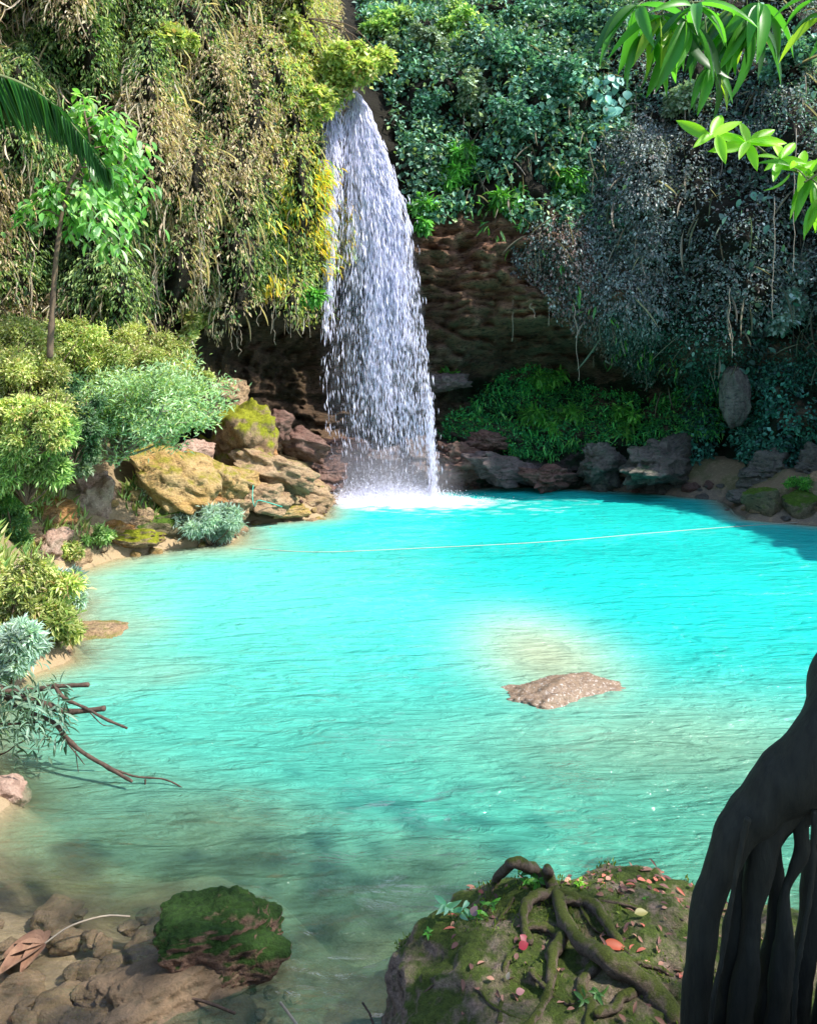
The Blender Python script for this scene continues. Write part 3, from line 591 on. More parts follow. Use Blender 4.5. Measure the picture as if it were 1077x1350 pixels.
LB = [
 (326, 572, 118, 128, 20.6, M_MOSSY, 'tall boulder draped in golden moss beside the cave left of the waterfall', .9, .05),
 (278, 628, 105, 66, 18.6, M_YEL, 'long rounded yellow boulder lying aslant under the tall mossy boulder', .1, .55),
 (235, 640, 165, 78, 17.6, M_YEL, 'largest yellow orange slab sloping from the shrub down to the water', .2, .6),
 (196, 606, 70, 72, 18.4, M_YEL, 'upright mustard boulder tucked under the spreading pale shrub', .5, .1),
 (126, 658, 72, 96, 16.4, M_PINK, 'pointed pinkish boulder standing among yellow rocks on the left bank', .4, 0),
 (62, 684, 92, 74, 15.2, M_ORANGE, 'rusty orange boulder left of the pinkish pointed one', .2, .45),
 (20, 712, 100, 96, 14.4, M_TAN, 'big brown boulder at the left picture edge above the yellow fern bush', .2, .2),
 (215, 688, 92, 52, 16.9, M_GREEN, 'yellow green mossy boulder at the waterline left of the silvery plant', .3, .1),
 (178, 709, 110, 34, 16.2, M_MOSSY, 'low mossy rock at the water edge in front of the yellow slab', .3, .05),
 (365, 622, 130, 62, 20.3, M_TAN, 'layered tan rock heap above the teal rope', .1, .35),
 (300, 668, 70, 40, 18.6, M_TAN, 'small tan rock beside the silvery waterside plant', .4, .2),
 (352, 658, 100, 44, 19.4, M_TAN, 'flat ochre rock stepping down to the sandy shallows', .2, .15),
 (400, 586, 80, 52, 22.6, M_RED, 'reddish boulder between the tall mossy boulder and the waterfall', .3, .3),
 (395, 640, 90, 50, 21.3, M_TAN, 'sloping tan rock at the point of the left shore', .6, .35),
 (150, 700, 62, 40, 16.0, M_ORANGE, 'small orange brown rock below the pinkish pointed boulder', .2, .1),
 (102, 738, 42, 42, 14.9, M_TAN, 'brown stump shaped rock at the corner of the left shore', .2, .2),
 (70, 718, 60, 70, 14.6, M_PINK, 'reddish grey rock under the rusty orange boulder', .6, .1),
 (318, 634, 74, 40, 19.2, M_YEL, 'flat yellow rock between the long rounded boulder and the tan rock heap', .7, .3),
 (342, 600, 60, 44, 20.6, M_ORANGE, 'orange brown rock leaning on the foot of the tall mossy boulder', .2, .5),
 (270, 664, 56, 34, 17.8, M_ORANGE, 'orange rock behind the silvery waterside plant', .4, .2),
 (300, 520, 60, 60, 21.6, M_TAN, 'brown earthy rock above and left of the tall mossy boulder', .2, .1),
 (408, 662, 64, 30, 21.0, M_TAN, 'low tan rock at the tip of the rubble point', .1, .1),
 (375, 676, 60, 22, 19.6, M_YEL, 'thin yellow slab lying at the waterline of the rubble point', .3, .05),
 (165, 672, 44, 36, 16.8, M_PINK, 'rounded pink stone right of the pinkish pointed boulder', .5, .1),
 (190, 684, 50, 30, 16.6, M_TAN, 'tan rock wedged behind the low mossy rock', .4, .15),
 (95, 690, 46, 44, 15.6, M_ORANGE, 'small orange rock between the rusty and the pinkish boulders', .1, .2),
 (366, 560, 50, 60, 21.9, M_RED, 'red brown rock standing right behind the tall mossy boulder', .4, .1),
 (255, 596, 70, 50, 19.6, M_PINK, 'dull pink boulder behind the long rounded yellow one', .3, .2),
]
for i, (px, py, w_, h_, y, mt, lb, rt, tl) in enumerate(LB):
    boulder(px, py, w_, h_, y, mt, lb, 100+i, rt, tl, rough=.2, strata=.07, cuts=16, fine=.05, cutd=(.5, .85))
FB = [
 (455, 598, 80, 56, 24.2, M_RED, 'cracked reddish rock just left of the foot of the waterfall'),
 (500, 612, 120, 78, 24.6, M_DARK, 'wet dark rock right under the falling water'),
 (550, 606, 90, 80, 24.8, M_DARK, 'wet purple brown rock under the right edge of the falling water'),
 (432, 626, 62, 60, 23.4, M_RED, 'wet red brown rock beside the spray at the waterfall foot'),
 (612, 612, 110, 72, 25.2, M_RED, 'purplish brown layered rock right of the waterfall foot'),
 (664, 618, 96, 56, 25.0, M_DARK, 'dark rounded rock below the bright green ledge'),
 (640, 580, 60, 36, 25.6, M_RED, 'small brown rock under the dark slot right of the waterfall'),
 (722, 628, 90, 44, 24.9, M_RED, 'low brown rock heap in the middle of the far shore'),
 (795, 614, 110, 66, 25.0, M_GREY, 'grey ledge rock below the leafy ferns of the far shore'),
 (880, 612, 200, 92, 24.4, M_GREY, 'broad smooth grey slab rising from the far shore'),
 (1010, 622, 110, 60, 22.8, M_GREY, 'shaded grey rock at the foot of the right cliff'),
 (1074, 618, 70, 62, 21.8, M_GREY, 'shaded rock above the mossy square rock at the right edge'),
 (582, 505, 80, 40, 26.0, M_DARK, 'dark jutting rock shelf right of the falling water'),
]
for i, (px, py, w_, h_, y, mt, lb) in enumerate(FB):
    boulder(px, py, w_, h_, y, mt, lb, 200+i, .1*i, .05, group='rocks along the foot of the cliff', dy=1.6, rough=.26, strata=.16, cuts=16, sub=6, cutd=(.45, .8), fine=.05)
boulder(1009, 664, 56, 60, 20.2, M_GREEN, 'mossy square rock at the right shore with a shaded front', 251, .1, 0, group='mossy rocks at the right shore', cuts=14, dy=1.2, cutd=(.5, .72))
boulder(1054, 667, 62, 54, 20.0, M_GREEN, 'ochre topped mossy rock at the right picture edge', 252, .2, .1, group='mossy rocks at the right shore', cuts=14, dy=1.2, cutd=(.5, .72))
boulder(974, 653, 36, 22, 21.6, M_GREY, 'small dark rock left of the mossy square rock', 253, 0, 0, group='mossy rocks at the right shore')
boulder(1082, 645, 44, 50, 20.6, M_TAN, 'brown rock cut by the right picture edge', 254, 0, 0, group='mossy rocks at the right shore')
boulder(968, 522, 38, 86, 22.9, M_GREY, 'pale grey rock pillar hanging beside the dark crevice', 255, 0, 0, group='pillar', name='rock_pillar', cat='rock pillar', dy=.8)
boulder(778, 944, 265, 96, 8.95, M_WETS, 'speckled brown rock breaking the surface in the middle of the pool', 256, .2, .12, group='rocks in the pool', name='rock', cat='rock', dy=1.0, sub=6, cuts=5, rough=.1, fine=.035)
boulder(2, 1046, 78, 42, 6.75, M_PINK, 'grey pink rock at the left edge below the dead branch', 257, 0, 0, group='rocks in the pool', name='rock', cat='rock', sub=5)
boulder(125, 836, 110, 20, 11.0, M_TAN, 'flat sandy rock shelf awash beside the yellow fern bush', 258, 0, .02, group='rocks in the pool', name='rock', cat='rock', dy=1.)
boulder(68, 872, 80, 40, 10.2, M_TAN, 'rounded sandy rock under the silvery bush of the near left bank', 259, 0, .02, group='rocks in the pool', name='rock', cat='rock', dy=1.)
# small stones at the waterline, each its own object
protos = []
for i, mt in enumerate((M_TAN, M_RED, M_GREY, M_YEL)):
    V, Fa = boulder_mesh((1, .8, .6), 300+i, 3, rough=.15); protos.append((V, Fa, mt))
stone_me = {}
def small_stone(p, s, k, rot, label, group, cat='stone'):
    key = k
    if key not in stone_me:
        o = mesh_obj('stone', protos[k][0], [protos[k][1]], protos[k][2]); stone_me[key] = o
    else: o = stone_me[key].copy(); C.objects.link(o)
    o.location = [float(v_) for v_ in p]; o.scale = (s, s, s); o.rotation_euler = (0, 0, rot); return tag(o, label, cat, group)
rr = random.Random(4)
def along(seg, n, spread, s0, s1, k, label, group):
    for _ in range(n):
        i = rr.randrange(len(seg)-1); t = rr.random(); a, b = shore(*seg[i]), shore(*seg[i+1])
        x = a[0]+(b[0]-a[0])*t+rr.gauss(0, spread*.6); y = a[1]+(b[1]-a[1])*t+abs(rr.gauss(0, spread))
        s = rr.uniform(s0, s1); kk = rr.choice(k); f = (s-s0)/(s1-s0)
        lb = ('tiny ' if f < .33 else 'fist sized ' if f < .66 else 'larger ')+('tan ', 'reddish brown ', 'grey ', 'yellow ')[kk]+label
        small_stone((x, y, max(ground_z(x, y), -.1)+s*.12), s, kk, rr.uniform(0, 6), lb, group)
along([(150, 737), (235, 722), (322, 700), (425, 682)], 46, .55, .12, .4, [0, 3, 0], 'stone among the rubble at the left waterline', 'small ochre stones on the left shore')
along([(320, 690), (425, 682), (436, 664)], 34, .5, .15, .5, [0, 0, 1], 'angular stone on the rubble point left of the waterfall', 'tan rubble left of the waterfall')
along([(575, 648), (700, 641), (850, 649), (950, 659)], 90, .5, .15, .5, [1, 2, 2, 1], 'stone on the far shore under the cliff', 'small dark stones on the far shore')
along([(960, 662), (985, 684), (1090, 690)], 16, .4, .15, .4, [0, 2], 'stone on the right shore near the mossy rocks', 'small stones on the right shore')
# ------------------------------------------------------------------ shrubs, trees, plants
def shrub_arrays(c, dims, n, L, Wr, pal, r, nclump=14, droop=.3, up=.35, shell=.55, flat=0):
    dims = np.array(dims)/2.; d = norm(r.normal(0, 1, (nclump, 3))+np.array([0, 0, .25])); cc = (d*r.uniform(shell*.7, 1, (nclump, 1))*.75+r.uniform(-1, 1, (nclump, 3))*.38)*dims
    cr = r.uniform(.16, .36, nclump)*dims.mean()*(14/nclump)**.2; k = r.integers(0, nclump, n)
    dd = norm(r.normal(0, 1, (n, 3))+np.array([0, 0, up])); P = cc[k]+dd*(cr[k]*(r.uniform(.3, 1.05, n)+(r.random(n) < .2)*r.uniform(0, .9, n)))[:, None]*np.array([1, 1, .75])
    D = norm(dd+np.array([0, 0, -droop])+r.normal(0, .75, (n, 3))); N2 = norm(UP+dd*.5+r.normal(0, .4, (n, 3)))
    Ls = r.uniform(L[0], L[1], n); tint = r.uniform(.75, 1.3, nclump); col = pick(pal, n, r, .2)*tint[k][:, None]
    return P+np.array(c), D, N2, Ls, Ls*Wr, col, cc+np.array(c)
def shrub(c, dims, n, L, Wr, pal, label, seed, name='shrub', cat='shrub', group=None, tm=T_S, stems=7, mat=None, root=None, srad=.02, **kw):
    r = np.random.default_rng(seed); c = np.array(c, float)
    root = np.array(root if root is not None else c-np.array([0, 0, dims[2]*.5]))
    t = thing(name, label, cat, root, group)
    P, D, N2, Ls, Ws, col, cc = shrub_arrays(c, dims, n, L, Wr, pal, r, **kw)
    leaf_obj('foliage', P, D, N2, Ls, Ws, tm, np.clip(col, .003, 1), mat or M_LEAF, t, loc=root)
    tb = Tubes()
    for q in cc[:max(stems, len(cc)//2)]:
        mid = (root+q)/2+r.normal(0, .08, 3)*dims[0]; tb.add(spline([root, mid, q, q+(q-mid)*.5], 12), np.linspace(srad, srad*.3, 12), 5)
    tb.build('stem', M_BARK, t, loc=root); return t
YG = [(.42, .47, .16, 3), (.58, .6, .27, 1.7), (.2, .31, .08, 2), (.42, .3, .16, .5)]; LG = [(.3, .46, .15, 2), (.46, .6, .28, 1.4), (.13, .26, .08, 2)]
SG = [(.3, .4, .28, 2), (.42, .5, .38, 1), (.16, .25, .15, 2)]; TG = [(.1, .27, .18, 2), (.19, .42, .31, 1.6), (.04, .11, .08, 1.3), (.36, .55, .44, .8)]
BG = [(.1, .34, .05, 2), (.18, .46, .08, 1), (.05, .18, .04, 1)]; OL = [(.38, .42, .13, 2), (.52, .54, .26, 1.6), (.2, .26, .07, 2), (.46, .38, .2, 1)]
SIL = [(.34, .45, .42, 2), (.5, .6, .56, 1), (.2, .3, .26, 1)]
G1 = 'shrubs rooted high on the cliff'
CB = [  # px, py, w, h, palette, label, push
 (402, 30, 60, 90, YG, 'yellow green shrub at the top edge above the hanging fringe'),
 (452, 92, 140, 84, YG, 'feathery lime shrub leaning over the lip of the waterfall'),
 (408, 140, 50, 60, YG, 'lime fringe plant hanging beside the thin left stream of the waterfall'),
 (372, 60, 40, 60, YG, 'narrow lime tuft between the tan drapes and the leaning shrub'),
 (520, 38, 70, 50, LG, 'light green shrub right above the waterfall at the top edge'),
 (556, 78, 80, 80, SG, 'silvery leaved shrub up and right of the waterfall lip'),
 (612, 42, 90, 70, LG, 'pale green shrub at the top edge between silvery and teal shrubs'),
 (606, 130, 70, 60, SG, 'grey green shrub hanging below the silvery shrub'),
 (664, 90, 90, 70, TG, 'teal shrub in the upper middle of the cliff'),
 (700, 30, 90, 70, TG, 'teal shrub at the top edge right of the pale green one'),
 (736, 108, 80, 80, TG, 'broad teal shrub left of the hanging round leaved vine'),
 (672, 165, 80, 50, TG, 'low teal shrub above the dark middle of the cliff'),
 (776, 40, 80, 80, TG, 'teal shrub behind the left end of the overhanging branch'),
 (560, 150, 44, 50, TG, 'small dark green shrub right beside the wet rock of the fall'),
 (590, 225, 60, 60, BG, 'green fern tuft above the brown rock beside the waterfall'),
 (548, 282, 30, 70, BG, 'narrow fern tuft touching the right edge of the falling water'),
 (655, 272, 70, 44, BG, 'bright fern tuft on the lip over the brown rock'),
 (738, 246, 50, 50, BG, 'drooping fern tuft where the brown rock meets the dark ivy'),
 (1046, 84, 80, 60, TG, 'pale teal shrub at the right edge behind the overhanging leaves'),
 (906, 130, 80, 40, SG, 'grey green shrub between the two leafy branches on the right'),
 (1062, 395, 44, 140, SIL, 'pale silvery plant hanging at the right picture edge'),
 (722, 556, 90, 56, BG, 'broad leaved green plant on the mossy far ledge'),
 (812, 560, 50, 60, BG, 'upright green plant right of the broad leaved one on the ledge'),
 (580, 498, 26, 30, BG, 'little fern on the dark rock right of the falling water'),
 (712, 500, 60, 30, BG, 'light green fern clump at the top of the mossy ledge'),
 (215, 60, 60, 40, YG, 'small lime tuft high on the left cliff'),
 (240, 420, 60, 60, OL, 'olive plant at the foot of the tan column left of the cave'),
 (395, 395, 40, 24, BG, 'green tuft on the edge of the cave roof beside the waterfall'),
]
for i, (px, py, w_, h_, pal, lb) in enumerate(CB):
    P, Nn = cliff_pix(px, py); y = P[1]; sc = y/F; w3, h3 = w_*sc, h_*sc
    c = P+norm(np.array([Nn[0], Nn[1], 0]))*min(w3, 1.2)*.35
    if 'lip of the waterfall' in lb: c[1] = 23.0; c[0] = (px-CX)/F*23.0; c[2] = EYE-(py-HOR)/F*23.0; area_k = 3.
    else: area_k = 1.; root = P-Nn*.1
    fern = pal is BG; area = w_*h_*area_k
    shrub(c, (w3, min(w3, 1.6), h3), int(area*(.3 if fern else .55))+60, (.16, .34) if fern else (.11, .22), .13 if fern else .36, pal, lb, 500+i,
          name='fern' if fern else 'shrub', cat='fern' if fern else 'shrub', group=G1 if py < 450 else 'plants on the far ledge', root=root,
          tm=T_B if fern else T_S, droop=.7 if fern else .35, mat=M_IVY if pal in (TG, SG, SIL) else M_LEAF, nclump=10 if fern else 16)
# round leaved vine
P0, N0 = cliff_pix(780, 130); P0 = P0+N0*.5; r = np.random.default_rng(61)
t = thing('vine', 'hanging vine with round pale teal leaves in the dark upper right', 'vine', P0)
n = 90; k = r.uniform(0, 1, n); P = P0+np.stack([r.normal(0, .3, n)+k*.3, r.normal(0, .15, n)-.1, -k*2.6+.6], -1)
leaf_obj('foliage', P, np.stack([r.normal(0, .6, n), -.5+0*k, -1+0*k], -1), np.stack([0*k, -1+0*k, .9+r.normal(0, .3, n)], -1), r.uniform(.22, .38, n), r.uniform(.1, .17, n), T_B, pick([(.16, .42, .34), (.1, .3, .25)], n, r), M_IVY, t, loc=P0)
tb = Tubes(); tb.add(spline([P0+[0, .3, .9], P0, P0+[.2, 0, -1.2], P0+[.3, 0, -2.2]], 14), .015, 5); tb.build('stem', M_BARK, t, loc=P0)
# left bank shrubs
G2 = 'shrubs on the left bank'
def bank(px, py, w_, h_, y, pal, label, seed, n, L=(.06, .14), Wr=.2, dep=None, **kw):
    kw['nclump'] = int(kw.get('nclump', 14)*1.7); n = int(n*3.6); L = (min(L[0], .12)*.75, min(L[1], .2)*.72)
    c = pt(px, py, y); s = y/F; root = c.copy(); root[2] = c[2]-h_*s*.5
    return shrub(c, (w_*s, (dep or w_*.8)*s, h_*s), n, L, Wr, pal, label, seed, group=kw.pop('group', G2), root=root, **kw)
bank(20, 500, 190, 190, 13.4, OL, 'large olive and tan bush filling the left edge below the cliff', 601, 11000, nclump=34)
bank(112, 478, 130, 110, 15.6, YG, 'yellow green bush behind the thin sapling trunk', 602, 6000, nclump=20)
bank(190, 475, 120, 100, 16.6, OL, 'pale olive bush at the foot of the left cliff', 603, 5500, nclump=20)
bank(240, 500, 80, 80, 18, YG, 'lime bush behind the tip of the spreading shrub', 604, 3000, nclump=16)
bank(35, 600, 130, 130, 12.6, LG, 'light green fern bush below the large olive bush', 605, 7000, L=(.15, .32), Wr=.12, nclump=24)
bank(95, 560, 90, 120, 13.8, [(.08, .17, .08, 2), (.16, .26, .14, 1), (.04, .08, .04, 1)], 'darker green bush under the left end of the spreading shrub', 606, 4500, nclump=18)
bank(106, 600, 60, 60, 14.4, SG, 'rounded grey green bush above the pinkish boulder', 607, 2500, L=(.08, .16), nclump=12)
bank(40, 560, 100, 90, 12.2, YG, 'sunlit lime bush in front of the large olive bush', 608, 5000, nclump=18)
bank(38, 810, 125, 130, 10.0, YG, 'yellow green fern bush on the near left bank', 609, 6500, L=(.1, .26), Wr=.14, nclump=26)
bank(20, 790, 90, 120, 9.6, OL, 'olive bush at the left edge behind the near fern bush', 610, 3500, nclump=18)
bank(14, 860, 84, 80, 8.9, SIL, 'silvery grey shrub at the left edge over the water', 611, 1500, L=(.12, .22), Wr=.12, nclump=18)
bank(88, 788, 50, 60, 11.2, SIL, 'small silvery shrub leaning over the left waterline', 612, 800, L=(.12, .22), Wr=.12, nclump=10)
bank(280, 692, 86, 52, 16.8, SIL, 'silvery plant spilling into the water in front of yellow boulders', 613, 2200, L=(.14, .28), Wr=.1, nclump=18)
bank(122, 708, 70, 40, 15.4, LG, 'light green plant at the water edge below the pinkish boulder', 614, 1200, nclump=12)
bank(10, 680, 70, 130, 13.2, [(.08, .2, .06, 2), (.18, .3, .08, 1)], 'dark green bush at the left edge beside the brown boulder', 615, 3500, nclump=16)
bank(90, 728, 44, 30, 14.6, YG, 'small lime plant on the stones at the shore corner', 616, 600, nclump=8)
bank(1052, 637, 40, 16, 20.2, BG, 'green tuft growing behind the mossy rocks at the right shore', 617, 400, nclump=6)
bank(196, 650, 26, 22, 16.9, [(.6, .62, .5), (.3, .4, .2)], 'small pale leaved sprig in the gap between yellow boulders', 618, 90, nclump=5)
# spreading pale shrub with visible branches
base_p = pt(150, 605, 15.4); r = np.random.default_rng(71)
t = thing('spreading_shrub', 'wide pale green shrub with bare grey branches reaching over yellow boulders', 'shrub', base_p, G2)
tb = Tubes(); PP = []; tips = []
for i in range(26):
    a = r.uniform(-.15, 1); ex = 100+r.uniform(-60, 190)*1. if i % 3 else r.uniform(40, 140)
    end = pt(np.clip(100+i/26*190, 70, 285), r.uniform(495, 560), 15.4+r.normal(0, .6)); mid = (base_p+end)/2+np.array([r.normal(0, .1), 0, -.15+r.normal(0, .12)])
    sp = spline([base_p+r.normal(0, .08, 3), mid, end], 14); tb.add(sp, np.linspace(.035, .008, 14), 5)
    for k in range(5):
        q = sp[r.integers(6, 14)]; e2 = q+np.array([r.normal(.15, .28), r.normal(0, .25), abs(r.normal(.12, .18))]); tb.add(np.array([q, (q+e2)/2+[0, 0, .03], e2]), [.01, .008, .004], 4); tips.append(e2); tips.append((q+e2)/2)
tb.build('branch', mat_plain('grey_branch', (.3, .26, .2), (.16, .13, .1), 20), t, loc=base_p)
tips = np.array(tips); n = 15000; k = r.integers(0, len(tips), n); P = tips[k]+r.normal(0, .15, (n, 3))*np.array([1, 1, .6])+[0, 0, .05]
D = norm(np.stack([r.normal(.25, .7, n), r.normal(-.2, .6, n), r.normal(.25, .6, n)], -1))
col = pick([(.42, .58, .36, 3), (.56, .68, .48, 1.6), (.2, .32, .16, 2), (.4, .48, .15, 1)], n, r)
leaf_obj('foliage', P, D, norm(UP+r.normal(0, .5, (n, 3))), r.uniform(.07, .17, n), r.uniform(.01, .02, n), T_S, col, M_LEAF, t, loc=base_p)
# grass and herbs between boulders of the left bank
r = np.random.default_rng(73); n = 52000
x = r.uniform(-13, -2.6, n); y = r.uniform(2.8, 19.5, n); z, sd = terrain(x, y); nn_ = fbm(x*.8, y*.8, 0*x, 3, 55)
k = (sd < -.35) & (nn_ > -.35) & (z > .15); P = np.stack([x, y, z], -1)[k]; n = len(P)
o = leaf_obj('grass', P, norm(np.stack([r.normal(0, .5, n), r.normal(0, .5, n), np.ones(n)], -1)), norm(r.normal(0, 1, (n, 3))+[0, -1, .5]), r.uniform(.12, .34, n), r.uniform(.012, .03, n), T_S,
             pick(OL+LG, n, r), M_LEAF); tag(o, 'short olive herbs and grass covering the left bank', 'grass', kind='stuff')
# sapling on the left
T0 = pt(66, 470, 13.0); r = np.random.default_rng(81)
t = thing('sapling', 'thin sapling with bright drooping leaves before the left cliff', 'tree', T0)
tb = Tubes(); tr_ = spline([T0, pt(70, 400, 13), pt(78, 310, 13), pt(92, 245, 13), pt(118, 195, 13), pt(112, 150, 13)], 40); tb.add(tr_, np.linspace(.055, .015, 40), 7, .2, 3)
tb.build('trunk', M_BARK, t, loc=T0)
tb = Tubes(); ends = []
for (a, bx, by) in [(18, 40, 290), (20, 150, 330), (22, 165, 300), (24, 60, 265), (25, 185, 290), (27, 190, 250), (29, 150, 235), (31, 185, 215), (33, 175, 200), (35, 145, 185), (37, 150, 170), (39, 108, 145), (36, 100, 160), (23, 130, 290), (26, 120, 260), (21, 95, 300), (28, 165, 270)]:
    q = tr_[a]; e = pt(bx, by, 13+r.normal(0, .45)); s_ = spline([q, (q+e)/2+[0, 0, .15], e], 10); tb.add(s_, np.linspace(.018, .006, 10), 5)
    for u in (4, 5, 6, 7, 8, 9): ends.append((s_[u], e-q))
tb.build('branch', M_BARK, t, loc=T0)
P = []; D = []
for q, d in ends:
    for _ in range(11): P.append(q+r.normal(0, .13, 3)); D.append(norm(d*.5+np.array([r.normal(0, .8), r.normal(0, .8), -.5+r.normal(0, .25)])))
P = np.array(P); D = np.array(D); n = len(P)
leaf_obj('foliage', P, D, norm(UP*1.2+np.array([0, -.4, 0])+r.normal(0, .3, (n, 3))), r.uniform(.15, .26, n), r.uniform(.03, .05, n), T_B, pick([(.16, .4, .09, 3), (.28, .5, .15, 2), (.46, .6, .38, 1.6), (.06, .2, .03, 1)], n, r), M_FRESH, t, loc=T0)
# hanging aerial roots
r = np.random.default_rng(91)
def hang(px, py0, py1, push, label, group, rad=.011):
    P, Nn = cliff_pix(px, py0); y = P[1]-push; a = pt(px, py0, y); L_ = (py1-py0)/F*y; n = 12; u = np.linspace(0, 1, n)
    w_ = np.cumsum(r.normal(0, .03, n)); pts = np.stack([a[0]+w_, y+np.cumsum(r.normal(0, .015, n)), a[2]-u*L_], -1)
    tb = Tubes(); tb.add(pts, np.linspace(rad, rad*.6, n), 5); o = tb.build('aerial_root', M_VINE, loc=a); tag(o, label, 'root', group)
for (px, a, b) in [(205, 310, 400), (262, 300, 400), (266, 300, 385), (291, 330, 405), (303, 430, 462), (308, 430, 470), (313, 425, 455), (318, 428, 460), (361, 395, 455), (366, 330, 440), (372, 395, 440), (380, 260, 445), (392, 395, 435),
                   (42, 330, 415), (20, 360, 415), (124, 330, 360), (407, 350, 445), (128, 320, 358), (345, 400, 430)]:
    hang(px, a, b, .5, ('thin pale aerial root in the row under the lip beside the waterfall' if px > 340 else 'short pale root in the cluster against the dark cave' if px > 300 else 'long pale root hanging over the olive plant left of the cave' if px > 200 else 'thin pale root hanging behind the left bank bushes'), 'aerial roots of the left cliff')
for (px, a, b) in [(675, 340, 450), (720, 360, 430), (757, 400, 502), (782, 470, 485), (822, 480, 495), (845, 480, 515), (700, 400, 420), (612, 150, 260), (645, 170, 270), (660, 140, 230), (618, 170, 215), (700, 200, 260)]:
    hang(px, a, b, .5, ('thin stem trailing among the teal shrubs above the brown overhang' if a < 300 else 'long root dangling before the dark hollow over the mossy ledge' if px > 740 else 'thin root dangling before the brown rock of the overhang'), 'aerial roots right of the waterfall', .013)
for (px, a, b) in [(900, 140, 400), (938, 220, 500), (986, 60, 170), (970, 110, 240), (1046, 170, 360), (1020, 260, 420), (842, 60, 170), (1004, 120, 200), (880, 90, 160), (1060, 100, 300), (960, 380, 470)]:
    hang(px, a, b, .6, 'long thin vine hanging down the shaded right cliff', 'vines on the right cliff', .014)
# wet flank of rock beside the falls
# ------------------------------------------------------------------ palm frond
r = np.random.default_rng(101); A0 = pt(-60, 70, 3.6)
t = thing('palm_frond', 'dark green palm frond arching in from the left edge', 'palm frond', A0)
rach = spline([pt(-260, 95, 3.3), pt(-120, 80, 3.4), pt(0, 100, 3.6), pt(60, 130, 3.7), pt(105, 175, 3.8), pt(140, 222, 3.85)], 60)
tb = Tubes(); tb.add(rach, np.linspace(.014, .003, 60), 6); tb.build('midrib', M_TWIG, t, loc=A0)
P = []; D = []; Ls = []
for i in range(4, 60):
    q = rach[i]; tg = norm(rach[min(i+1, 59)]-rach[i-1])
    for s_ in (-1, 1):
        f = i/60; P.append(q); D.append(norm(tg*.55+np.array([0, s_*.5, 0])+np.array([0, 0, -.85 if s_ < 0 else -.7]))); Ls.append(.42*(1-f*.72)*r.uniform(.9, 1.1))
P = np.array(P); D = np.array(D); Ls = np.array(Ls); n = len(P)
leaf_obj('leaflets', P, D, norm(np.array([0, -.6, 1.])+r.normal(0, .2, (n, 3))), Ls, np.full(n, .0085), tmpl_blade(6, .18, .5, .55), pick([(.03, .12, .03, 2), (.05, .18, .05, 1)], n, r), M_LEAF, t, loc=A0)
# ------------------------------------------------------------------ overhanging leafy branches (upper right)
def lance(name, P, D, L, pal, parent, loc, r, wr=.12, mat=None, Nn=None, tm=None):
    P = np.array(P); D = np.array(D); n = len(P); N2 = norm((np.array([0, -.75, .8]) if Nn is None else Nn)+r.normal(0, .3, (n, 3)))
    return leaf_obj(name, P, D, N2, np.array(L), np.array(L)*wr, tm or T_L, pick(pal, n, r, .15), mat or M_FRESH, parent, loc=loc)
def whorl_branch(label, ctrl, y, whorls, pal, seed, Lp=85, rad=.008, drop=-.6, wr=.11, tm=None, face=False):
    r = np.random.default_rng(seed); pts = [pt(a, b, y+dy) for a, b, dy in ctrl]; A0 = pts[0]
    t = thing('leafy_branch', label, 'branch', A0, 'leafy branches reaching in at the upper right')
    tb = Tubes(); sp = spline(pts, 30); tb.add(sp, np.linspace(rad, rad*.5, 30), 6, .1)
    P = []; D = []; L = []
    for (a, b, k, size, dr) in whorls:
        c = pt(a, b, y+r.normal(0, .12)); j = int(np.argmin(np.linalg.norm(sp-c, axis=1))); tb.add(spline([sp[j], (sp[j]+c)/2+[0, 0, .02], c], 8), rad*.45, 5)
        for i in range(k):
            th = 2*math.pi*i/k+r.uniform(-.3, .3); P.append(c+r.normal(0, .008, 3)); D.append(norm(np.array([math.cos(th), math.sin(th)*.45, math.sin(th)*.85+dr+r.normal(0, .15)]) if face else np.array([math.cos(th), math.sin(th)*.6, dr+r.normal(0, .22)]))); L.append(size/F*y*r.uniform(.8, 1.15))
    tb.build('twig', M_TWIG, t, loc=A0); lance('foliage', P, D, L, pal, t, A0, r, wr, tm=tm, Nn=np.array([0, -1, .5]) if face else None); return t
DG = [(.06, .24, .03, 3), (.1, .34, .04, 2), (.03, .12, .03, 2), (.26, .42, .04, .6)]
whorl_branch('dark green long leaved branch hanging from the top edge on the right', [(1130, -60, 0), (1010, -15, 0), (950, 0, 0), (880, 5, 0), (830, 10, .1)], 4.2,
             [(840, 8, 8, 78, -.6), (872, 22, 8, 84, -1.0), (905, 30, 8, 84, -1.2), (940, 20, 9, 88, -1.3), (965, 10, 8, 84, -1.3), (935, 88, 6, 66, -1.4), (1000, 5, 8, 78, -.9), (985, 25, 6, 92, -1.2), (915, 8, 8, 70, -.4), (850, 45, 5, 74, -1.2)], DG, 111)
BR = [(.3, .62, .03, 3), (.42, .7, .06, 2), (.18, .42, .03, 1)]
whorl_branch('bright lime sprig of lance leaves lit against the dark right cliff', [(1120, 262, 0), (1060, 232, 0), (1020, 210, 0), (985, 186, 0), (940, 180, 0)], 4.0,
             [(939, 180, 5, 44, .1), (985, 190, 9, 46, .0), (1026, 210, 7, 38, .0), (1054, 222, 6, 40, -.1)], BR, 112, wr=.15, tm=tmpl_blade(7, .08, .3, .85), face=True)
whorl_branch('green leaves crowding the right edge beside the lime sprig', [(1140, 180, 0), (1100, 200, 0), (1078, 228, 0), (1060, 240, 0)], 3.8,
             [(1072, 236, 8, 56, -.8), (1084, 260, 6, 60, -1.2), (1100, 200, 6, 50, -.4), (1040, 222, 4, 40, .1)], [(.18, .42, .04, 2), (.1, .3, .03, 2)], 113)
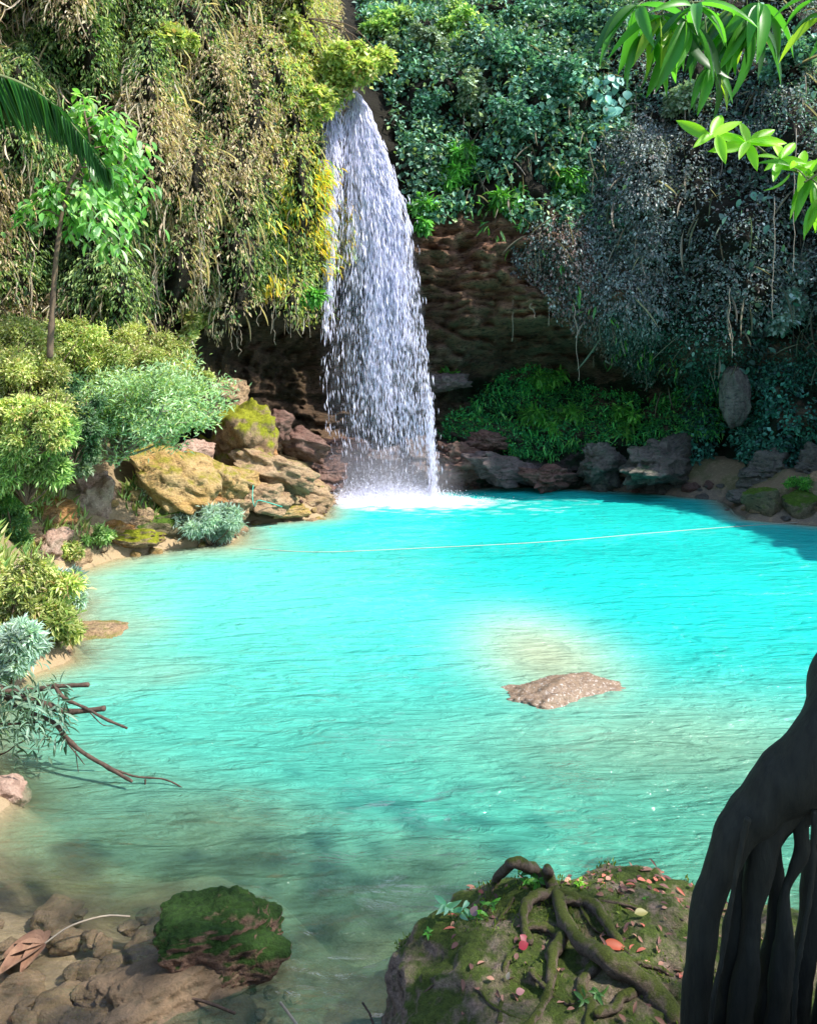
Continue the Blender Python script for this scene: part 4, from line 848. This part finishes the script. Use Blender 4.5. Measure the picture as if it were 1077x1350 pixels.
whorl_branch('single dark leafy twig at the top right corner', [(1170, 20, 0), (1120, 30, 0), (1084, 28, 0)], 4.0, [(1084, 22, 5, 60, -.3), (1074, -4, 4, 50, -.1)], DG, 114)
# ------------------------------------------------------------------ dead branch, left foreground
A0 = pt(-60, 900, 7.2)
t = thing('dead_branch', 'fallen bare branch with broken ends reaching over the water at the left', 'branch', A0)
tb = Tubes()
def Bz(c, r0, r1, y=7.2, n=24): tb.add(spline([pt(a, b, y+dy) for a, b, dy in c], n), np.linspace(r0, r1, n)*.72, 8, .3, int(c[0][0]) & 15)
Bz([(-60, 905, 0), (20, 912, 0), (70, 905, 0), (117, 903, 0)], .045, .026)
Bz([(-60, 925, 0), (10, 918, 0), (50, 925, -.05), (90, 938, -.1), (138, 934, -.1)], .05, .032)
Bz([(72, 903, 0), (85, 920, -.05), (110, 932, -.1), (140, 948, -.2), (168, 960, -.2)], .026, .013)
Bz([(-10, 890, 0), (20, 930, 0), (70, 952, -.05), (100, 985, -.2), (140, 1010, -.3), (174, 1030, -.4)], .03, .022)
Bz([(150, 1014, -.3), (180, 1024, -.3), (215, 1027, -.3), (240, 1038, -.35), (265, 1055, -.4), (292, 1059, -.4)], .013, .006)
Bz([(192, 1028, -.3), (192, 1050, -.3), (194, 1085, -.3)], .012, .006)
Bz([(-60, 1000, 0), (0, 995, 0), (30, 978, 0), (68, 975, 0)], .012, .006)
Bz([(80, 968, 0), (98, 990, -.1), (112, 1008, -.1)], .01, .005); Bz([(100, 990, -.1), (104, 1018, -.1)], .007, .004)
Bz([(118, 938, 0), (135, 955, -.1), (150, 957, -.1)], .008, .004)
Bz([(-60, 955, 0), (0, 955, 0), (50, 952, 0)], .02, .012)
tb.build('branch', M_DEADWOOD, t, loc=A0)
r = np.random.default_rng(121); n = 520; px = r.uniform(-40, 90, n); py = 930+r.normal(12, 24, n)-.05*px; y = 7.1+r.normal(0, .15, n)
P = np.stack([(px-CX)/F*y, y, EYE-(py-HOR)/F*y], -1)
leaf_obj('foliage', P, norm(np.stack([r.normal(.3, .8, n), r.normal(0, .5, n), r.normal(-.5, .5, n)], -1)), norm(UP+r.normal(0, .5, (n, 3))), r.uniform(.07, .15, n), r.uniform(.008, .014, n), T_B, pick([(.12, .2, .14), (.2, .32, .24), (.06, .12, .07)], n, r), M_LEAF, t, loc=A0)
# ------------------------------------------------------------------ foreground rocks
V, Fa = boulder_mesh((.82, .55, .58), 405, 6, cuts=14, rough=.16, cutd=(.5, .85), fine=.05, strata=.05); V = rotz(V, .25, -.1)
o = mesh_obj('boulder', V, [Fa], M_FORE2); o.location = pt(284, 1240, 4.75)+[0, 0, -.18]; o.location.z += .15; tag(o, 'dark moss capped boulder standing in the lower left shallows', 'boulder', 'rocks in the near shallows')
V, Fa = boulder_mesh((1.15, .7, .4), 402, 6, cuts=10, rough=.2, fine=.04); V = rotz(V, .3, -.1)
o = mesh_obj('boulder', V, [Fa], M_BED); o.location = pt(222, 1296, 4.55)+[0, 0, -.14]; tag(o, 'low wet brown rock in front of the moss capped boulder', 'boulder', 'rocks in the near shallows')
r = np.random.default_rng(131)
for i in range(90):
    px = r.uniform(-30, 390); py = r.uniform(1180, 1375); x, y = shore(px, py)
    if 215 < px < 350 and py < 1290: continue
    s = r.uniform(.18, .55) if i < 20 else r.uniform(.08, .2); V, Fa = boulder_mesh((s, s*.8, s*.5), 420+i, 4, rough=.14, cuts=8)
    o = mesh_obj('stone', rotz(V, r.uniform(0, 6)), [Fa], M_BED); g = ground_z(x, y); o.location = (x, y, -.035-s*.26+r.uniform(0, .03)+(s*.07 if i % 6 == 0 else 0))
    tag(o, ('larger flat brown stone' if s > .4 else 'brown stone' if s > .18 else 'small brown pebble')+(' under the shallow water beside the dry lobed leaf' if px < 120 else ' under the water left of the moss capped boulder' if px < 230 else ' under the water below the moss capped boulder'), 'stone', 'submerged stones of the lower left shallows')
# big rock with roots
RC = np.array([.95, 3.95, .15])
V, Fa = ICO[7]; V = V.copy(); V[:, 2] = np.where(V[:, 2] > 0, V[:, 2], V[:, 2]*1.2)
p_ = np.sign(V)*np.abs(V)**.8; off = (3.3, 1.2, 8.8)
q = 1+.1*fbm(p_[:, 0]*1.7+3.3, p_[:, 1]*1.7, p_[:, 2]*1.7, 4, 5)+.05*fbm(p_[:, 0]*5, p_[:, 1]*5, p_[:, 2]*5, 4, 6)+.014*fbm(p_[:, 0]*18, p_[:, 1]*18, p_[:, 2]*18, 3, 7)
RV = p_*q[:, None]*np.array([1.08, .85, .62])
o = mesh_obj('boulder', RV, [Fa], M_FORE); o.location = RC; tag(o, 'big mossy rock in the foreground gripped by twisted tree roots', 'boulder', 'near bank rocks')
RW = RV+RC; UPV = RW[RV[:, 2] > 0]
def rock_top(x, y):
    d = np.hypot(UPV[:, 0]-x, UPV[:, 1]-y); i = int(np.argmin(d))
    return float(UPV[i, 2]) if d[i] < .06 else ground_z(x, y)
V, Fa = boulder_mesh((2.6, 2.0, 1.3), 404, 6, cuts=8, rough=.1, fine=.03)
o = mesh_obj('boulder', V, [Fa], M_FORE); o.location = (2.25, 3.75, .02); tag(o, 'leaf strewn flat rock behind the hanging fig roots at the right', 'boulder', 'near bank rocks')
def on_rock(px, py, lift=.0):
    """first point of the rock seen at px, py"""
    for y in np.arange(5.0, 2.4, -.02):
        pass
    best = None
    for y in np.arange(2.6, 5.2, .02):
        p = pt(px, py, y)
        if p[2] <= rock_top(p[0], p[1]): best = p; break
    if best is None: best = pt(px, py, 4.2)
    best[2] += lift; return best
RT = thing('tree_roots', 'twisted woody roots looping over the big mossy foreground rock', 'roots', on_rock(700, 1200))
RL = np.array(RT.location)
for (pts, r0, r1) in [
    ([(640, 1200, .0), (655, 1168, .03), (680, 1152, .06), (705, 1165, .06), (724, 1176, .03)], .033, .034),
    ([(724, 1158, .05), (722, 1168, .05), (735, 1195, .05), (745, 1230, .06), (770, 1265, .07), (810, 1290, .06), (860, 1310, .03), (890, 1345, .0)], .03, .065),
    ([(735, 1190, .03), (775, 1205, .05), (800, 1225, .05), (815, 1250, .03), (830, 1262, .0)], .045, .02),
    ([(725, 1185, .04), (700, 1200, .05), (690, 1225, .05), (700, 1250, .02)], .035, .025),
    ([(690, 1230, .03), (720, 1235, .06), (745, 1245, .04)], .022, .03),
    ([(692, 1250, .0), (670, 1270, .01), (662, 1310, .01), (655, 1350, .0)], .014, .017),
    ([(790, 1275, .03), (765, 1310, .04), (780, 1340, .02), (770, 1370, .0)], .035, .04),
    ([(850, 1305, .03), (820, 1325, .04), (790, 1345, .02)], .03, .025),
    ([(745, 1235, .03), (730, 1275, .03), (720, 1320, .01), (690, 1365, .0)], .04, .03),
    ([(640, 1240, .005), (600, 1275, .0), (560, 1310, .0), (520, 1350, .0)], .007, .006),
    ([(760, 1190, .02), (790, 1230, .01), (850, 1240, .01), (900, 1250, .0)], .014, .006), ([(680, 1190, .02), (650, 1225, .01), (640, 1260, .0)], .014, .006),
    ([(700, 1290, .02), (740, 1320, .02), (800, 1330, .02)], .018, .01), ([(820, 1270, .01), (860, 1275, .01), (895, 1290, .0)], .02, .012), ([(620, 1300, .0), (660, 1335, .0), (700, 1350, .0)], .012, .008),
    ([(740, 1205, .06), (790, 1195, .02), (850, 1200, .0), (900, 1215, .0)], .02, .008)]:
    P = spline([on_rock(a, b, l) for a, b, l in pts], 34); P = P+np.stack([fbm(P[:, 0]*7, P[:, 1]*7, P[:, 2]*7, 2, 70+q_) for q_ in range(3)], -1)*.014; tb = Tubes(); tb.add(P, np.linspace(r0, r1, 34)*.8, 16, .4, 5); tb.build('root', M_ROOT, RT, loc=RL)
# moss & leaf litter on the rock
r = np.random.default_rng(141)
top = (RW[:, 2] > .25); idx = r.choice(np.where(top)[0], 9000); mn = fbm(RW[idx, 0]*2.2, RW[idx, 1]*2.2, RW[idx, 2]*2.2, 4, 66); idx = idx[mn > .12]; n = len(idx)
o = leaf_obj('moss_tufts', RW[idx]+r.normal(0, .008, (n, 3)), norm(UP+r.normal(0, .5, (n, 3))), norm(r.normal(0, 1, (n, 3))), r.uniform(.012, .035, n), r.uniform(.003, .007, n), T_S, pick([(.12, .18, .02), (.2, .26, .05), (.05, .09, .02)], n, r), M_LEAF)
tag(o, 'fine green moss tufts on the big foreground rock', 'moss', kind='stuff')
P = []
for _ in range(1600):
    x = r.uniform(.2, 3.2); y = r.uniform(3.1, 4.7); z = max(rock_top(x, y), 0)
    if z < .35 or r.random() > .25+.5*(x > 1.0): continue
    P.append((x, y, z+.01))
P = np.array(P); n = len(P)
o = leaf_obj('leaf_litter', P, norm(np.stack([r.normal(0, 1, n), r.normal(0, 1, n), r.normal(.1, .2, n)], -1)), norm(UP+r.normal(0, .35, (n, 3))), r.uniform(.02, .065, n), r.uniform(.006, .014, n), T_B,
             pick([(.2, .1, .07, 3), (.32, .17, .12, 2), (.4, .12, .08, 1), (.12, .06, .05, 3)], n, r), mat_leaf('litter', .05, .7, .2)); tag(o, 'dry brown and reddish leaf litter strewn over the foreground rocks', 'leaf litter', kind='stuff')
def one_leaf(px, py, L_, w_, col, label, d=(1, .1, .1), nme='fallen_leaf'):
    col = tuple(.5*v_ for v_ in col); L_ *= .85
    p = on_rock(px, py, .03); V, Fb, k = leaves(np.array([p]), np.array([d], float), np.array([[0, -.5, 1.]]), np.array([L_]), np.array([w_]), tmpl_blade(7, .1, .35, .8))
    o = mesh_obj(nme, V, [Fb], M_LITT, col=np.tile(col, (len(V), 1)), loc=p); tag(o, label, 'leaf', 'fallen leaves on the foreground rock')
M_LITT = mat_leaf('fallen_leaf', .1, .5, .4)
one_leaf(795, 1252, .13, .025, (.62, .12, .04), 'orange red fallen leaf beside the thick root', (1, -.2, -.05))
one_leaf(836, 1212, .09, .02, (.4, .36, .1), 'yellow fallen leaf on the brown top of the rock', (1, .2, 0))
one_leaf(622, 1215, .06, .022, (.5, .3, .3), 'pinkish curled leaf left of the looping root', (.5, .3, .8))
one_leaf(684, 1258, .06, .022, (.45, .03, .05), 'crimson fallen leaf in the hollow between roots', (.8, .2, .3))
one_leaf(694, 1250, .05, .02, (.4, .04, .07), 'dark crimson curled leaf touching the crimson one', (-.6, .2, .6))
one_leaf(668, 1300, .04, .01, (.5, .46, .38), 'tiny whitish leaf beside the thin upright root', (.3, .2, .8))
one_leaf(680, 1318, .05, .016, (.55, .25, .25), 'pale pink leaf low on the mossy rock', (1, .2, .2))
def seedling(px, py, h, n, L_, pal, label, seed, wr=.17):
    r = np.random.default_rng(seed); p = on_rock(px, py, -.01); t = thing('seedling', label, 'seedling', p, 'seedlings on the foreground rock')
    tb = Tubes(); P = []; D = []; L = []
    for s_ in range(max(1, n//7)):
        e = p+np.array([r.normal(0, .05), r.normal(0, .04), h*r.uniform(.6, 1)]); sp = spline([p, (p+e)/2+r.normal(0, .01, 3), e], 8); tb.add(sp, .0035, 5)
        for i in range(8): th = i*2.4; P.append(sp[r.integers(4, 8)]); D.append(norm(np.array([math.cos(th), math.sin(th), .25+r.normal(0, .3)]))); L.append(L_*r.uniform(.6, 1.1))
    tb.build('stem', M_TWIG, t, loc=p); lance('foliage', P, D, L, pal, t, p, r, wr)
seedling(705, 1172, .14, 16, .08, BG, 'green seedling standing behind the looping root', 151)
seedling(600, 1215, .15, 14, .085, [(.15, .4, .25), (.25, .5, .38)], 'blue green seedling on the left shoulder of the big rock', 152)
seedling(630, 1205, .09, 14, .06, BG, 'bright green seedling right of the blue green one', 153)
seedling(755, 1172, .05, 16, .05, [(.3, .6, .06)], 'lime tuft just right of the root stub', 154)
seedling(860, 1178, .04, 14, .04, BG, 'small green tuft on the back edge of the rock', 155)
seedling(568, 1235, .05, 10, .04, BG, 'tiny green sprig on the dark left side of the rock', 156)
seedling(780, 1310, .06, 14, .06, [(.08, .2, .05)], 'shaded seedling below the thick root', 157)
# dead leaf and sticks, lower left
def tube_thing(name, pts, rad, mat, label, cat, group=None, sides=6, n=20):
    tb = Tubes(); P = spline(pts, n); tb.add(P, rad, sides, .1); return tag(tb.build(name, mat, loc=P[0]), label, cat, group)
p = np.array([*shore(60, 1250), .03]); t = thing('dead_leaf', 'large dry lobed brown leaf in the shallows at the left edge', 'leaf', p)
ang = [(-2.9, .27), (-2.4, .28), (-3.4, .26), (-1.9, .2), (2.2, .18)]; n = len(ang)
D = np.array([[math.cos(a), math.sin(a), -.05] for a, _ in ang]); Ls = np.array([l for _, l in ang])
V, Fb, k = leaves(np.tile(p, (n, 1)), D, np.tile(UP, (n, 1))+.15*D[:, ::-1], Ls, Ls*.26, tmpl_blade(8, .2, .5, .8)); mesh_obj('blade', V, [Fb], M_DRY, t, loc=p)
tb = Tubes(); tb.add(spline([p, p+[.12, .08, .05], p+[.3, .16, .06], p+[.45, .2, .03]], 12), .006, 5); tb.build('stalk', M_VINE, t, loc=p)
tube_thing('stick', [pt(370, 1322, 4.2), pt(382, 1338, 4.15), pt(392, 1352, 4.1)], .008, M_VINE, 'short pale stick poking up at the bottom edge', 'stick', 'sticks at the bottom edge')
tube_thing('stick', [pt(478, 1322, 4.2), pt(487, 1336, 4.15), pt(492, 1350, 4.1)], .006, M_DEADWOOD, 'thin dark twig at the bottom edge beside the big mossy rock', 'stick', 'sticks at the bottom edge')
tube_thing('stick', [pt(200, 1312, 4.5), pt(260, 1318, 4.45), pt(310, 1336, 4.35)], .008, M_DEADWOOD, 'curved stick on the stones below the moss capped boulder', 'stick', 'sticks at the bottom edge')
# floating rope across the pool, teal rope on the rocks
tube_thing('rope', [(*shore(330, 724), .02), (*shore(420, 728), .005), (*shore(560, 723), .01), (*shore(720, 715), .012), (*shore(860, 703), .008), (*shore(980, 694), .012), (*shore(1110, 686), .02)], .007, M_ROPE,
           'thin pale rope floating across the far side of the pool', 'rope', n=90)
tube_thing('teal_rope', [pt(334, 640, 18.9), pt(333, 656, 18.7), pt(336, 668, 18.6), pt(340, 660, 18.6), pt(352, 662, 18.7), pt(372, 668, 19)], .012, M_TEAL, 'teal rope draped over the tan rocks of the left shore', 'rope')
# ------------------------------------------------------------------ strangler fig, right foreground, with unseen foliage placed to shade the near bank
FY = 2.5
A0 = pt(1120, 1350, FY)
fig = thing('fig_tree', 'dark fig trunk with hanging aerial roots in the right foreground', 'tree', A0)
def figroot(ctrl, rad, seed, name='aerial_root', sides=14):
    tb = Tubes(); P = spline([pt(a, b, FY+d) for a, b, d in ctrl], 90); rd = np.interp(np.linspace(0, 1, 90), np.linspace(0, 1, len(rad)), rad)/F*FY
    tb.add(P, rd, sides+10, .3, seed); return tb.build(name, M_FIG, fig, loc=A0)
figroot([(1330, 500, .3), (1250, 760, .15), (1178, 945, 0), (1115, 1015, 0), (1060, 1050, 0)], [150, 112, 78, 48, 24], 1, 'trunk', 20)
figroot([(1200, 850, 0), (1122, 938, 0), (1049, 1018, 0), (979, 1086, 0), (958, 1120, 0), (941, 1165, 0), (929, 1210, 0), (922, 1285, 0), (916, 1360, 0), (914, 1420, 0)], [80, 58, 40, 28, 25, 22, 20, 19, 19, 20], 2)
figroot([(1110, 1010, .05), (1035, 1050, .05), (1000, 1085, .05), (988, 1150, .05), (972, 1210, .05), (962, 1270, .05), (948, 1350, .05), (944, 1420, .05)], [34, 26, 15, 13, 14, 13, 12, 13], 3)
figroot([(1090, 1010, .05), (1030, 1060, .03), (1008, 1110, 0), (1000, 1150, 0), (989, 1205, 0), (986, 1260, 0), (976, 1340, 0), (970, 1420, 0)], [45, 26, 18, 17, 11, 14, 15, 16], 4)
figroot([(1085, 1030, .05), (1035, 1070, .05), (1017, 1112, .05), (1024, 1165, .05), (1024, 1210, .05), (1017, 1270, .05), (1003, 1350, .05), (996, 1420, .05)], [44, 20, 10, 12, 12, 14, 16, 17], 5)
figroot([(1120, 1020, 0), (1072, 1052, 0), (1055, 1085, 0), (1056, 1120, 0), (1044, 1150, 0), (1034, 1180, 0), (1034, 1240, 0), (1026, 1320, 0), (1018, 1420, 0)], [40, 16, 10, 12, 9, 7, 11, 14, 16], 6)
figroot([(1150, 1030, .1), (1092, 1070, .1), (1078, 1120, .1), (1068, 1180, .1), (1062, 1250, .1), (1050, 1330, .1), (1044, 1420, .1)], [40, 16, 13, 14, 15, 14, 16], 7)
figroot([(1130, 1060, .1), (1104, 1160, .1), (1094, 1280, .1), (1074, 1420, .1)], [30, 20, 17, 18], 8)
figroot([(1074, 1070, -.1), (1070, 1160, -.1), (1057, 1240, -.1), (1048, 1300, -.1), (1045, 1420, -.1)], [4, 3, 3, 3, 3], 9)
figroot([(985, 1080, -.08), (970, 1150, -.08), (952, 1260, -.08), (938, 1330, -.08), (935, 1420, -.08)], [4, 3, 3, 3, 3], 10)
figroot([(1012, 1130, .02), (996, 1180, .02), (980, 1250, .02), (962, 1330, .02), (952, 1420, .02)], [7, 5, 4, 4, 5], 11)
figroot([(1170, 1000, .1), (1134, 1150, .15), (1122, 1280, .15), (1110, 1420, .15)], [50, 30, 26, 28], 12)
figroot([(1330, 500, .3), (1450, 200, 0), (2050, -250, -.4), (3600, -1500, -.9)], [150, 130, 120, 120], 13, 'trunk', 20)
r = np.random.default_rng(161); n = 32000; nc = 90
cc = np.stack([r.normal(6.8, 2.4, nc), r.normal(-2.6, 1.7, nc), r.normal(9.0, .9, nc)], -1); k = r.integers(0, nc, n)  # leaf clumps out of view, set where their shade falls on the near bank
P = cc[k]+r.normal(0, .8, (n, 3))*[1, 1, .5]
ok = P[:, 2] > EYE+.5+np.maximum(P[:, 1], 0)*.5; P = P[ok]; n = len(P)
leaf_obj('shade_crown', P, norm(r.normal(0, 1, (n, 3))+[0, 0, -.5]), norm(UP+r.normal(0, .4, (n, 3))), r.uniform(.12, .22, n), r.uniform(.045, .075, n), T_S, pick(DG, n, r), M_LEAF, fig, loc=A0)
tb = Tubes(); top_ = pt(3600, -1500, FY-.9)
for q in cc[:22]: tb.add(spline([top_, (top_+q)/2+[0, 0, .6], q], 12), np.linspace(.09, .02, 12), 6, .1)
tb.build('limb', M_BARK, fig, loc=A0)
